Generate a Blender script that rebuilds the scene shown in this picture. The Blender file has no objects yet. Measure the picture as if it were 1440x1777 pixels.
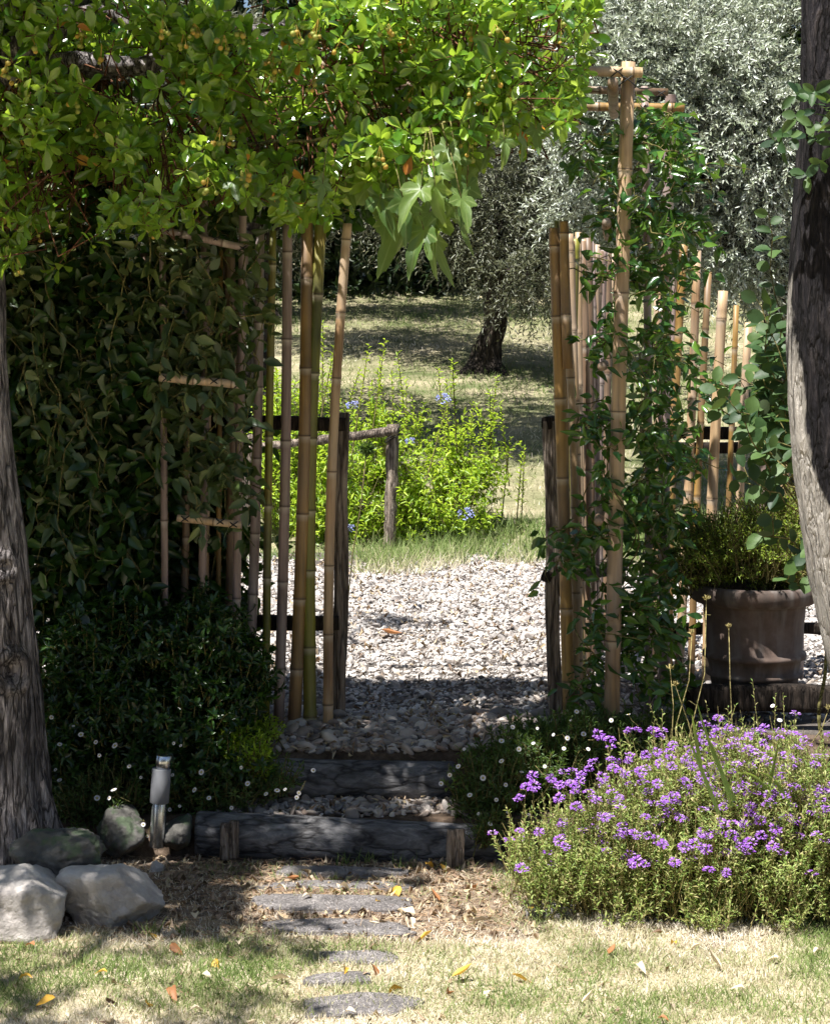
import bpy, math, numpy as np
from mathutils import Vector, noise

# ------------------------------------------------------------ camera, light
sc = bpy.context.scene
COL = sc.collection
F, HZ, CX, CAMZ = 3220.0, 600.0, 720.0, 1.70      # focal length in photo pixels, horizon row
cam_d = bpy.data.cameras.new('camera'); cam = bpy.data.objects.new('camera', cam_d); COL.objects.link(cam)
cam.location = (0, 0, CAMZ); cam.rotation_euler = (math.radians(90), 0, 0)
cam_d.sensor_fit = 'VERTICAL'; cam_d.sensor_height = 24.0
cam_d.lens = 24.0 * F / 1777.0
cam_d.shift_y = (HZ - 888.5) / 1777.0
cam_d.clip_start = 0.1; cam_d.clip_end = 1000
sc.camera = cam

SUN_EL = math.radians(65); SUN_AZ = math.radians(-138)   # azimuth from +Y towards +X (sun is behind-left of camera)
sdir = Vector((math.sin(SUN_AZ) * math.cos(SUN_EL), math.cos(SUN_AZ) * math.cos(SUN_EL), math.sin(SUN_EL)))
w = bpy.data.worlds.new('World'); sc.world = w; w.use_nodes = True
nt = w.node_tree; bg = nt.nodes['Background']
sky = nt.nodes.new('ShaderNodeTexSky'); sky.sky_type = 'NISHITA'; sky.sun_disc = False
sky.sun_elevation = SUN_EL; sky.sun_rotation = SUN_AZ
nt.links.new(sky.outputs[0], bg.inputs[0]); bg.inputs[1].default_value = 0.05
sl = bpy.data.lights.new('sun', 'SUN'); sl.energy = 5.0; sl.angle = math.radians(0.5); sl.color = (1, 0.965, 0.91)
so = bpy.data.objects.new('sun', sl); COL.objects.link(so)
so.rotation_euler = sdir.to_track_quat('Z', 'Y').to_euler(); so.location = (0, 0, 20)
sc.view_settings.view_transform = 'Standard'; sc.view_settings.look = 'None'
sc.view_settings.exposure = 1.25; sc.view_settings.gamma = 1.0
sc.cycles.max_bounces = 7; sc.cycles.diffuse_bounces = 3; sc.cycles.glossy_bounces = 2
sc.cycles.transmission_bounces = 4; sc.cycles.transparent_max_bounces = 4
sc.cycles.use_adaptive_sampling = True; sc.cycles.adaptive_threshold = 0.02
sc.cycles.use_denoising = True
sc.cycles.sample_clamp_indirect = 4.0

def P(px, py, D):
    return np.array([(px - CX) / F * D, D, CAMZ - (py - HZ) / F * D])
def X(px, D): return (px - CX) / F * D
def PX(p):  # world -> photo pixels
    return CX + p[..., 0] / p[..., 1] * F, HZ - (p[..., 2] - CAMZ) / p[..., 1] * F
R = np.random.default_rng(7)
def nrm(v): return v / (np.linalg.norm(v, axis=-1, keepdims=True) + 1e-9)

# ------------------------------------------------------------ objects
def tag(o, label=None, cat=None, group=None, kind=None):
    if label: o['label'] = label
    if cat: o['category'] = cat
    if group: o['group'] = group
    if kind: o['kind'] = kind
    return o
def thing(name, loc, label, cat, group=None):
    o = bpy.data.objects.new(name, None); o.empty_display_size = 0.1
    COL.objects.link(o); o.location = [float(c) for c in loc]
    return tag(o, label, cat, group)
def link(name, me, mat, parent=None):
    if mat is not None and len(me.materials) == 0: me.materials.append(mat)
    o = bpy.data.objects.new(name, me); COL.objects.link(o)
    if parent is not None:
        o.parent = parent
        o.location = -parent.location if o.get('abs', True) else (0, 0, 0)
    return o
def mesh_np(name, V, faces, smooth=True, attrs=None):
    """faces: list of (n, k) int arrays; attrs: dict name -> per vertex float array"""
    V = np.asarray(V, dtype=np.float32).reshape(-1, 3)
    faces = [np.asarray(f, dtype=np.int32) for f in faces if len(f)]
    me = bpy.data.meshes.new(name)
    me.vertices.add(len(V)); me.vertices.foreach_set('co', V.ravel())
    loops = np.concatenate([f.ravel() for f in faces])
    tot = np.concatenate([np.full(len(f), f.shape[1], np.int32) for f in faces])
    start = np.concatenate([[0], np.cumsum(tot)[:-1]]).astype(np.int32)
    me.loops.add(len(loops)); me.loops.foreach_set('vertex_index', loops)
    me.polygons.add(len(tot)); me.polygons.foreach_set('loop_start', start)
    try: me.polygons.foreach_set('loop_total', tot)
    except Exception: pass
    me.polygons.foreach_set('use_smooth', np.full(len(tot), smooth, bool))
    if attrs:
        for k, a in attrs.items():
            a = np.asarray(a, np.float32)
            if a.ndim == 1:
                at = me.attributes.new(k, 'FLOAT', 'POINT'); at.data.foreach_set('value', a)
            else:
                at = me.attributes.new(k, 'FLOAT_COLOR', 'POINT'); at.data.foreach_set('color', a.ravel())
    me.update(calc_edges=True); me.validate()
    return me

class MB:
    """collects tubes and shapes into one mesh"""
    def __init__(s): s.V = []; s.F = {3: [], 4: []}; s.n = 0; s.A = []
    def add(s, V, faces, a=None):
        V = np.asarray(V, float).reshape(-1, 3)
        for f in faces:
            f = np.asarray(f, int)
            if len(f): s.F[f.shape[1]].append(f + s.n)
        s.V.append(V); s.n += len(V)
        s.A.append(np.zeros(len(V)) if a is None else np.broadcast_to(a, (len(V),)))
    def tube(s, pts, rad, sides=6, cap=True, a=None):
        pts = np.asarray(pts, float); k = len(pts); rad = np.broadcast_to(np.asarray(rad, float), (k,))
        t = nrm(np.gradient(pts, axis=0)); ref = np.array([0, 0, 1.0]) if abs(t[:, 2]).mean() < .8 else np.array([1.0, 0, 0])
        b = nrm(np.cross(t, ref)); c = np.cross(b, t)
        th = np.arange(sides) / sides * 2 * np.pi
        V = pts[:, None] + rad[:, None, None] * (np.cos(th)[None, :, None] * b[:, None] + np.sin(th)[None, :, None] * c[:, None])
        V = V.reshape(-1, 3)
        i, j = np.meshgrid(np.arange(k - 1), np.arange(sides), indexing='ij'); j2 = (j + 1) % sides
        Q = np.stack([i * sides + j, i * sides + j2, (i + 1) * sides + j2, (i + 1) * sides + j], -1).reshape(-1, 4)
        fs = [Q]
        if cap:
            V = np.vstack([V, pts[0], pts[-1]]); n0 = k * sides
            jj = np.arange(sides); j2 = (jj + 1) % sides
            fs.append(np.stack([j2, jj, np.full(sides, n0)], -1))
            fs.append(np.stack([(k - 1) * sides + jj, (k - 1) * sides + j2, np.full(sides, n0 + 1)], -1))
        aa = None
        if a is not None:
            a = np.broadcast_to(a, (k,)); aa = np.repeat(a, sides)
            if cap: aa = np.concatenate([aa, [a[0], a[-1]]])
        s.add(V, fs, aa)
    def build(s, name, mat, parent=None, smooth=True, attr=False):
        fs = [np.concatenate(s.F[k]) for k in (3, 4) if s.F[k]]
        me = mesh_np(name, np.vstack(s.V), fs, smooth, {'v': np.concatenate(s.A)} if attr else None)
        return link(name, me, mat, parent)

# ------------------------------------------------------------ materials
def mat(name):
    m = bpy.data.materials.new(name); m.use_nodes = True
    t = m.node_tree; b = t.nodes['Principled BSDF']
    return m, t, b
def N(t, kind, **kw):
    n = t.nodes.new('ShaderNode' + kind)
    for k, v in kw.items():
        if k in n.inputs: n.inputs[k].default_value = v
        else: setattr(n, k, v)
    return n
def ramp(t, stops, interp='LINEAR'):
    n = t.nodes.new('ShaderNodeValToRGB'); cr = n.color_ramp; cr.interpolation = interp
    while len(cr.elements) < len(stops): cr.elements.new(0.5)
    for e, (p, c) in zip(cr.elements, stops):
        e.position = p; e.color = (*c, 1) if len(c) == 3 else c
    return n
def coords(t, scale=(1, 1, 1)):
    tc = N(t, 'TexCoord'); mp = N(t, 'Mapping'); mp.inputs['Scale'].default_value = scale
    t.links.new(tc.outputs['Object'], mp.inputs[0]); return mp.outputs[0]
def bump(t, b, h, strength=0.3, dist=0.01):
    n = N(t, 'Bump'); n.inputs['Strength'].default_value = strength; n.inputs['Distance'].default_value = dist
    t.links.new(h, n.inputs['Height']); t.links.new(n.outputs[0], b.inputs['Normal']); return n

def leaf_mat(name, cols, trans=(0.25, 0.4, 0.03), tf=0.3, rough=0.45, back=None, spec=0.5, blotch=True):
    """leaf colour picked per leaf (per mesh island), light passes through the blade"""
    m, t, b = mat(name)
    g = N(t, 'NewGeometry')
    n = len(cols)
    r = ramp(t, [((i + .0) / n, c) for i, c in enumerate(cols)], 'LINEAR')
    t.links.new(g.outputs['Random Per Island'], r.inputs[0])
    col = r.outputs[0]
    if blotch:
        no = N(t, 'TexNoise', Scale=55.0, Detail=3.0); t.links.new(coords(t), no.inputs[0])
        mr = N(t, 'MapRange'); mr.inputs['To Min'].default_value = .7; mr.inputs['To Max'].default_value = 1.3
        t.links.new(no.outputs[0], mr.inputs[0])
        mx = N(t, 'VectorMath', operation='SCALE'); t.links.new(col, mx.inputs[0]); t.links.new(mr.outputs[0], mx.inputs['Scale'])
        col = mx.outputs[0]
        bump(t, b, no.outputs[0], .25, .004)
    if back:
        mb = N(t, 'Mix', data_type='RGBA'); t.links.new(g.outputs['Backfacing'], mb.inputs[0])
        t.links.new(col, mb.inputs[6]); mb.inputs[7].default_value = (*back, 1); col = mb.outputs[2]
    t.links.new(col, b.inputs['Base Color'])
    b.inputs['Roughness'].default_value = rough; b.inputs['Specular IOR Level'].default_value = spec
    tr = N(t, 'BsdfTranslucent'); tr.inputs[0].default_value = (*trans, 1)
    ms = N(t, 'MixShader'); ms.inputs[0].default_value = tf
    t.links.new(b.outputs[0], ms.inputs[1]); t.links.new(tr.outputs[0], ms.inputs[2])
    t.links.new(ms.outputs[0], t.nodes['Material Output'].inputs[0])
    return m

M = {}
M['arb'] = leaf_mat('arbutus_leaf', [(.010, .038, .007), (.03, .10, .012), (.08, .20, .02), (.20, .34, .03), (.03, .09, .018), (.36, .47, .07), (.05, .12, .02), (.14, .25, .03)], (.52, .74, .06), .36, .20, spec=.65)
M['arb_old'] = leaf_mat('yellowed_leaf', [(.55, .26, .02), (.6, .33, .04), (.4, .14, .02)], (.7, .35, .03), .3, .5)
M['fruit'] = leaf_mat('unripe_fruit', [(.32, .26, .03), (.42, .22, .03), (.24, .26, .04)], (.3, .2, .02), .1, .6)
M['grape'] = leaf_mat('lobed_leaf', [(.09, .16, .04), (.16, .24, .06), (.06, .12, .03)], (.40, .52, .08), .42, .45)
M['khaki'] = leaf_mat('vine_leaf_dull', [(.02, .045, .01), (.07, .11, .025), (.018, .035, .012), (.18, .22, .07), (.025, .06, .03), (.05, .085, .03)], (.2, .26, .05), .25, .42, back=(.10, .125, .055))
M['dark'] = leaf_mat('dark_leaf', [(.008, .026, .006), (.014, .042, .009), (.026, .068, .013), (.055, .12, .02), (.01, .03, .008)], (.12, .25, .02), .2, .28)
M['jas'] = leaf_mat('glossy_vine_leaf', [(.012, .045, .014), (.022, .07, .016), (.045, .12, .02), (.02, .055, .024), (.09, .18, .025)], (.20, .36, .03), .24, .22)
M['round'] = leaf_mat('round_leaf', [(.02, .05, .016), (.04, .085, .025), (.016, .04, .02), (.07, .125, .035)], (.18, .28, .04), .22, .5, back=(.07, .10, .05), spec=.3)
M['plum'] = leaf_mat('lime_leaf', [(.18, .31, .022), (.30, .44, .03), (.40, .52, .05), (.14, .25, .018)], (.6, .78, .06), .40, .4)
M['olive'] = leaf_mat('olive_leaf', [(.20, .25, .15), (.34, .38, .27), (.46, .50, .41), (.14, .18, .09), (.56, .60, .53)], (.36, .40, .22), .18, .30, back=(.54, .58, .53), blotch=False)
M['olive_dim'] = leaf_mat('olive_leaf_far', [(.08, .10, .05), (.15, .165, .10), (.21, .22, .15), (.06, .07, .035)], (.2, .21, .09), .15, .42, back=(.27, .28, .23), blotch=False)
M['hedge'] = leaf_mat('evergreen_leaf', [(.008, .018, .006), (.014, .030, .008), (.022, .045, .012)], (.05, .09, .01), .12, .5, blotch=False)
M['fine'] = leaf_mat('fine_leaf', [(.04, .09, .02), (.07, .13, .03), (.10, .17, .04), (.05, .08, .025)], (.2, .32, .04), .3, .5, blotch=False)
M['sage'] = leaf_mat('flower_bush_leaf', [(.20, .30, .06), (.32, .42, .11), (.42, .47, .16), (.46, .38, .18), (.13, .22, .04)], (.38, .48, .12), .32, .55, blotch=False)
M['potleaf'] = leaf_mat('pot_shrub_leaf', [(.06, .12, .015), (.13, .21, .02), (.24, .32, .04)], (.42, .52, .05), .3, .5, blotch=False)
M['purple'] = leaf_mat('purple_petal', [(.20, .04, .42), (.34, .11, .58), (.46, .24, .66), (.58, .40, .72), (.26, .07, .50)], (.5, .18, .8), .35, .6, blotch=False)
M['blue'] = leaf_mat('blue_petal', [(.33, .38, .75), (.42, .46, .80)], (.5, .5, .9), .3, .6, blotch=False)
M['white'] = leaf_mat('white_petal', [(.72, .74, .76), (.8, .8, .8), (.75, .68, .74)], (.8, .8, .8), .3, .6, blotch=False)
M['daisy_eye'] = leaf_mat('daisy_eye', [(.55, .42, .05), (.5, .4, .06)], (.4, .3, .05), .05, .7, blotch=False)
M['litter'] = leaf_mat('fallen_leaf', [(.55, .36, .12), (.62, .42, .08), (.55, .25, .05), (.66, .55, .33)], (.6, .38, .06), .25, .6)

def attr_grass(name, stops, trans, tf=.3):
    m, t, b = mat(name)
    a = N(t, 'Attribute'); a.attribute_name = 'v'; r = ramp(t, stops); t.links.new(a.outputs['Fac'], r.inputs[0])
    t.links.new(r.outputs[0], b.inputs['Base Color']); b.inputs['Roughness'].default_value = .6; b.inputs['Specular IOR Level'].default_value = .3
    tr = N(t, 'BsdfTranslucent'); t.links.new(r.outputs[0], tr.inputs[0])
    ms = N(t, 'MixShader'); ms.inputs[0].default_value = tf
    t.links.new(b.outputs[0], ms.inputs[1]); t.links.new(tr.outputs[0], ms.inputs[2])
    t.links.new(ms.outputs[0], t.nodes['Material Output'].inputs[0]); return m
M['grass'] = attr_grass('lawn_grass', [(0, (.11, .17, .04)), (.3, (.21, .27, .08)), (.55, (.42, .39, .23)), (.8, (.64, .57, .43)), (1, (.78, .71, .59))], None)
M['needles'] = attr_grass('dry_needles', [(0, (.16, .09, .05)), (.5, (.36, .24, .14)), (1, (.58, .45, .30))], None, .1)

def bark(name, c1, c2, c3, sc_=(14, 14, 2.2), bs=.8, white=None):
    m, t, b = mat(name); c = coords(t, sc_)
    n1 = N(t, 'TexNoise', Scale=3.0, Detail=9.0, Roughness=.68, Distortion=1.1); t.links.new(c, n1.inputs[0])
    n2 = N(t, 'TexNoise', Scale=1.0, Detail=4.0); t.links.new(coords(t, (3, 3, 1.4)), n2.inputs[0])
    r = ramp(t, [(.28, c1), (.48, c2), (.68, c3)]); t.links.new(n1.outputs[0], r.inputs[0])
    mx = N(t, 'Mix', data_type='RGBA', blend_type='MULTIPLY'); mx.inputs[0].default_value = .7
    r2 = ramp(t, [(.3, (.45, .42, .42)), (.65, (1.25, 1.2, 1.15))]); t.links.new(n2.outputs[0], r2.inputs[0])
    t.links.new(r.outputs[0], mx.inputs[6]); t.links.new(r2.outputs[0], mx.inputs[7])
    vd = N(t, 'TexNoise', Scale=1.6, Detail=3.0); t.links.new(c, vd.inputs[0])
    va = N(t, 'VectorMath', operation='MULTIPLY_ADD'); va.inputs[1].default_value = (1.6, 1.6, 1.6); t.links.new(vd.outputs['Color'], va.inputs[0]); t.links.new(c, va.inputs[2])
    vo = N(t, 'TexVoronoi', feature='DISTANCE_TO_EDGE', Scale=1.1); t.links.new(va.outputs[0], vo.inputs['Vector'])
    vr = ramp(t, [(.0, (.12, .11, .11)), (.10, (.75, .75, .75)), (.3, (1.1, 1.1, 1.1))]); t.links.new(vo.outputs['Distance'], vr.inputs[0])
    mv = N(t, 'Mix', data_type='RGBA', blend_type='MULTIPLY'); mv.inputs[0].default_value = .8; t.links.new(mx.outputs[2], mv.inputs[6]); t.links.new(vr.outputs[0], mv.inputs[7]); mx = mv
    hs = N(t, 'Math', operation='MULTIPLY_ADD'); hs.inputs[1].default_value = .6; t.links.new(vr.outputs[0], hs.inputs[0]); t.links.new(n1.outputs[0], hs.inputs[2])
    out = mx.outputs[2]
    if white:
        a = N(t, 'Attribute'); a.attribute_name = 'v'
        ad = N(t, 'Math', operation='ADD'); t.links.new(a.outputs['Fac'], ad.inputs[0])
        n3 = N(t, 'TexNoise', Scale=9.0, Detail=5.0, Roughness=.6); t.links.new(coords(t, (1, 1, .35)), n3.inputs[0])
        sb = N(t, 'Math', operation='MULTIPLY_ADD'); sb.inputs[1].default_value = 1.4; sb.inputs[2].default_value = -.7
        t.links.new(n3.outputs[0], sb.inputs[0]); t.links.new(sb.outputs[0], ad.inputs[1])
        rr = ramp(t, [(.42, (0, 0, 0)), (.55, (1, 1, 1))]); t.links.new(ad.outputs[0], rr.inputs[0])
        rw = ramp(t, [(.3, tuple(x * .55 for x in white)), (.6, white)]); t.links.new(n1.outputs[0], rw.inputs[0])
        m2 = N(t, 'Mix', data_type='RGBA'); t.links.new(rr.outputs[0], m2.inputs[0]); t.links.new(out, m2.inputs[6])
        t.links.new(rw.outputs[0], m2.inputs[7]); out = m2.outputs[2]
    t.links.new(out, b.inputs['Base Color']); b.inputs['Roughness'].default_value = .9
    b.inputs['Specular IOR Level'].default_value = .2
    bump(t, b, hs.outputs[0], bs, .02); return m
M['bark'] = bark('grey_stringy_bark', (.07, .062, .062), (.31, .285, .29), (.70, .66, .66), (24, 24, 3.2), 1.5)
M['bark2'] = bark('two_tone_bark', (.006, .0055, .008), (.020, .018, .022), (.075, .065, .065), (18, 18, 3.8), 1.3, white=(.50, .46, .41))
M['bark_olive'] = bark('olive_bark', (.012, .01, .008), (.04, .033, .026), (.12, .10, .085))
M['twig'] = bark('twig', (.05, .02, .012), (.15, .065, .035), (.24, .13, .07), (30, 30, 30), .2)
M['stem'] = bark('green_stem', (.08, .09, .03), (.18, .17, .06), (.26, .22, .10), (30, 30, 30), .2)
M['straw'] = bark('dry_stalk', (.22, .2, .07), (.38, .33, .14), (.5, .43, .2), (30, 30, 30), .1)
M['wood'] = bark('weathered_post', (.10, .08, .065), (.27, .22, .18), (.46, .41, .35), (28, 28, 1.8), .9)
M['wood_dark'] = bark('dark_stained_wood', (.012, .009, .007), (.03, .023, .018), (.07, .055, .045), (20, 20, 3), .6)
M['log'] = bark('damp_dark_log', (.07, .07, .075), (.13, .132, .14), (.26, .26, .27), (4, 11, 11), .5)

def bamboo_mat(name, lo, hi, alt, patina=(.33, .28, .25), pf=.5):
    m, t, b = mat(name)
    c = coords(t, (60, 60, 3)); n1 = N(t, 'TexNoise', Scale=1.0, Detail=6.0, Roughness=.6); t.links.new(c, n1.inputs[0])
    n2 = N(t, 'TexNoise', Scale=1.0, Detail=3.0); t.links.new(coords(t, (6, 6, 3.2)), n2.inputs[0])
    r = ramp(t, [(.3, lo), (.5, hi), (.62, hi), (.75, alt)]); t.links.new(n2.outputs[0], r.inputs[0])
    r1 = ramp(t, [(.3, (.38, .34, .31)), (.55, (1.05, 1.02, 1.0)), (.7, (1.25, 1.22, 1.2))]); t.links.new(n1.outputs[0], r1.inputs[0])
    mx = N(t, 'Mix', data_type='RGBA', blend_type='MULTIPLY'); mx.inputs[0].default_value = .8
    t.links.new(r.outputs[0], mx.inputs[6]); t.links.new(r1.outputs[0], mx.inputs[7])
    # weather-grey patches
    n3 = N(t, 'TexNoise', Scale=1.0, Detail=4.0); t.links.new(coords(t, (14, 14, 2.0)), n3.inputs[0])
    rp = ramp(t, [(.45, (0, 0, 0)), (.68, (pf, pf, pf))]); t.links.new(n3.outputs[0], rp.inputs[0])
    m2 = N(t, 'Mix', data_type='RGBA'); t.links.new(rp.outputs[0], m2.inputs[0]); t.links.new(mx.outputs[2], m2.inputs[6]); m2.inputs[7].default_value = (*patina, 1)
    # node rings: attribute v: 1 pale bloom, -1 dark ring
    a = N(t, 'Attribute'); a.attribute_name = 'v'
    ra = N(t, 'MapRange'); ra.inputs['From Min'].default_value = 0; ra.inputs['From Max'].default_value = 1; t.links.new(a.outputs['Fac'], ra.inputs[0]); ra.inputs['To Max'].default_value = .55
    m3 = N(t, 'Mix', data_type='RGBA'); t.links.new(ra.outputs[0], m3.inputs[0]); t.links.new(m2.outputs[2], m3.inputs[6]); m3.inputs[7].default_value = (.5, .45, .38, 1)
    rb = N(t, 'MapRange'); rb.inputs['From Min'].default_value = 0; rb.inputs['From Max'].default_value = -1; t.links.new(a.outputs['Fac'], rb.inputs[0]); rb.inputs['To Max'].default_value = .8
    m4 = N(t, 'Mix', data_type='RGBA'); t.links.new(rb.outputs[0], m4.inputs[0]); t.links.new(m3.outputs[2], m4.inputs[6]); m4.inputs[7].default_value = (.06, .04, .025, 1)
    t.links.new(m4.outputs[2], b.inputs['Base Color'])
    b.inputs['Roughness'].default_value = .52; bump(t, b, n1.outputs[0], .3, .004); return m
B = {
 'grey': bamboo_mat('bamboo_grey', (.15, .105, .095), (.27, .20, .18), (.22, .15, .09), (.30, .26, .25), .7),
 'tan': bamboo_mat('bamboo_tan', (.24, .14, .07), (.46, .32, .18), (.34, .19, .09), (.38, .32, .27), .6),
 'green': bamboo_mat('bamboo_green', (.06, .075, .01), (.19, .19, .022), (.28, .20, .04), (.16, .12, .07), .4),
 'gold': bamboo_mat('bamboo_gold', (.11, .07, .02), (.30, .18, .05), (.13, .13, .025), (.19, .135, .11), .6),
 'dark': bamboo_mat('bamboo_dark', (.09, .055, .035), (.20, .13, .08), (.12, .09, .03), (.20, .17, .14), .4)}
m, t, b = mat('bamboo_hollow'); b.inputs['Base Color'].default_value = (.05, .03, .02, 1); b.inputs['Roughness'].default_value = .9; M['hollow'] = m
m, t, b = mat('black_cord'); b.inputs['Base Color'].default_value = (.012, .012, .012, 1); b.inputs['Roughness'].default_value = .7; M['cord'] = m

def stone_mat(name, cols, scale=6, moss=None, bs=.5):
    m, t, b = mat(name); g = N(t, 'NewGeometry')
    n1 = N(t, 'TexNoise', Scale=scale, Detail=9.0, Roughness=.65); t.links.new(coords(t), n1.inputs[0])
    r = ramp(t, [(.3 + .45 * i / max(1, len(cols) - 1), c) for i, c in enumerate(cols)]); t.links.new(n1.outputs[0], r.inputs[0]); out = r.outputs[0]
    if moss:
        n2 = N(t, 'TexNoise', Scale=scale * 2.2, Detail=6.0); t.links.new(coords(t), n2.inputs[0])
        rr = ramp(t, [(.5, (0, 0, 0)), (.6, (1, 1, 1))]); t.links.new(n2.outputs[0], rr.inputs[0])
        mx = N(t, 'Mix', data_type='RGBA'); t.links.new(rr.outputs[0], mx.inputs[0]); t.links.new(out, mx.inputs[6]); mx.inputs[7].default_value = (*moss, 1); out = mx.outputs[2]
    t.links.new(out, b.inputs['Base Color']); b.inputs['Roughness'].default_value = .9
    n3 = N(t, 'TexNoise', Scale=scale * 8, Detail=6.0); t.links.new(coords(t), n3.inputs[0])
    vo = N(t, 'TexVoronoi', feature='DISTANCE_TO_EDGE', Scale=scale * 1.3); dn = N(t, 'VectorMath', operation='ADD'); t.links.new(n1.outputs['Color'], dn.inputs[0]); t.links.new(coords(t, (1, 1, 1.6)), dn.inputs[1]); t.links.new(dn.outputs[0], vo.inputs['Vector'])
    vr = ramp(t, [(0, (0, 0, 0)), (.04, (.8, .8, .8)), (.2, (1, 1, 1))]); t.links.new(vo.outputs['Distance'], vr.inputs[0])
    hs = N(t, 'Math', operation='MULTIPLY_ADD'); hs.inputs[1].default_value = .7; t.links.new(vr.outputs[0], hs.inputs[0]); t.links.new(n3.outputs[0], hs.inputs[2])
    bump(t, b, hs.outputs[0], bs, .015); return m
M['rock'] = stone_mat('limestone', [(.24, .21, .20), (.46, .42, .39), (.66, .62, .58)], 6)
M['rock_dark'] = stone_mat('mossy_rock', [(.03, .028, .026), (.10, .095, .085), (.22, .21, .19)], 9, (.07, .095, .055))
M['slate'] = stone_mat('slate', [(.16, .145, .14), (.32, .29, .28), (.50, .46, .44)], 12, bs=.9)
def gravel_mat(name, cols):
    m, t, b = mat(name); g = N(t, 'NewGeometry')
    r = ramp(t, [(i / len(cols), c) for i, c in enumerate(cols)]); t.links.new(g.outputs['Random Per Island'], r.inputs[0])
    n1 = N(t, 'TexNoise', Scale=60.0, Detail=4.0); t.links.new(coords(t), n1.inputs[0])
    mr = N(t, 'MapRange'); mr.inputs['To Min'].default_value = .75; mr.inputs['To Max'].default_value = 1.2; t.links.new(n1.outputs[0], mr.inputs[0])
    mx = N(t, 'VectorMath', operation='SCALE'); t.links.new(r.outputs[0], mx.inputs[0]); t.links.new(mr.outputs[0], mx.inputs['Scale'])
    t.links.new(mx.outputs[0], b.inputs['Base Color']); b.inputs['Roughness'].default_value = .85; return m
M['chips'] = gravel_mat('pale_gravel_chips', [(.38, .34, .31), (.52, .49, .46), (.40, .34, .29), (.60, .57, .54), (.17, .14, .12), (.46, .44, .42), (.12, .10, .09), (.34, .31, .29)])
M['cobbles'] = gravel_mat('grey_pebbles', [(.13, .11, .10), (.24, .20, .17), (.36, .31, .27), (.17, .16, .16), (.28, .20, .15), (.45, .40, .36)])

def ground_mat(name, cols, s1=2.2, s2=60, w2=.5, bs=.6):
    m, t, b = mat(name)
    n1 = N(t, 'TexNoise', Scale=s1, Detail=6.0, Roughness=.6); t.links.new(coords(t, (1, 1.6, 1)), n1.inputs[0])
    r = ramp(t, [(.32 + .36 * i / (len(cols) - 1), c) for i, c in enumerate(cols)]); t.links.new(n1.outputs[0], r.inputs[0])
    n2 = N(t, 'TexNoise', Scale=s2, Detail=8.0, Roughness=.75); t.links.new(coords(t), n2.inputs[0])
    r2 = ramp(t, [(.35, (.4, .38, .36)), (.62, (1.3, 1.3, 1.3))]); t.links.new(n2.outputs[0], r2.inputs[0])
    mx = N(t, 'Mix', data_type='RGBA', blend_type='MULTIPLY'); mx.inputs[0].default_value = w2
    t.links.new(r.outputs[0], mx.inputs[6]); t.links.new(r2.outputs[0], mx.inputs[7])
    t.links.new(mx.outputs[2], b.inputs['Base Color']); b.inputs['Roughness'].default_value = .95; b.inputs['Specular IOR Level'].default_value = .15
    bump(t, b, n2.outputs[0], bs, .02); return m
M['lawn_soil'] = ground_mat('dry_lawn_soil', [(.22, .22, .11), (.40, .34, .22), (.54, .46, .33), (.62, .54, .41)], 3)
t = M['lawn_soil'].node_tree; b = t.nodes['Principled BSDF']; src = b.inputs['Base Color'].links[0].from_socket
sx = N(t, 'SeparateXYZ'); t.links.new(coords(t), sx.inputs[0]); n4 = N(t, 'TexNoise', Scale=4.0, Detail=6.0); t.links.new(coords(t), n4.inputs[0])
ma = N(t, 'Math', operation='MULTIPLY_ADD'); ma.inputs[1].default_value = 1.2; t.links.new(n4.outputs[0], ma.inputs[0]); t.links.new(sx.outputs[1], ma.inputs[2])
mr = N(t, 'MapRange'); mr.inputs['From Min'].default_value = 5.75; mr.inputs['From Max'].default_value = 6.05; t.links.new(ma.outputs[0], mr.inputs[0])
n5 = N(t, 'TexNoise', Scale=22.0, Detail=8.0, Roughness=.8); t.links.new(coords(t), n5.inputs[0]); r5 = ramp(t, [(.35, (.06, .045, .035)), (.5, (.20, .15, .11)), (.66, (.46, .37, .27))]); t.links.new(n5.outputs[0], r5.inputs[0])
mx = N(t, 'Mix', data_type='RGBA'); t.links.new(mr.outputs[0], mx.inputs[0]); t.links.new(src, mx.inputs[6]); t.links.new(r5.outputs[0], mx.inputs[7]); t.links.new(mx.outputs[2], b.inputs['Base Color'])
M['gravel_sheet'] = ground_mat('gravel_bed', [(.10, .09, .08), (.22, .19, .17)], 6, 45, .9, 1)
M['slope_soil'] = ground_mat('dry_slope', [(.10, .12, .05), (.22, .21, .12), (.38, .33, .22)], 1.6, 40, .6)
M['bed_soil'] = ground_mat('bed_soil', [(.05, .035, .025), (.10, .07, .05), (.16, .12, .09)], 5, 50, .8)

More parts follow.
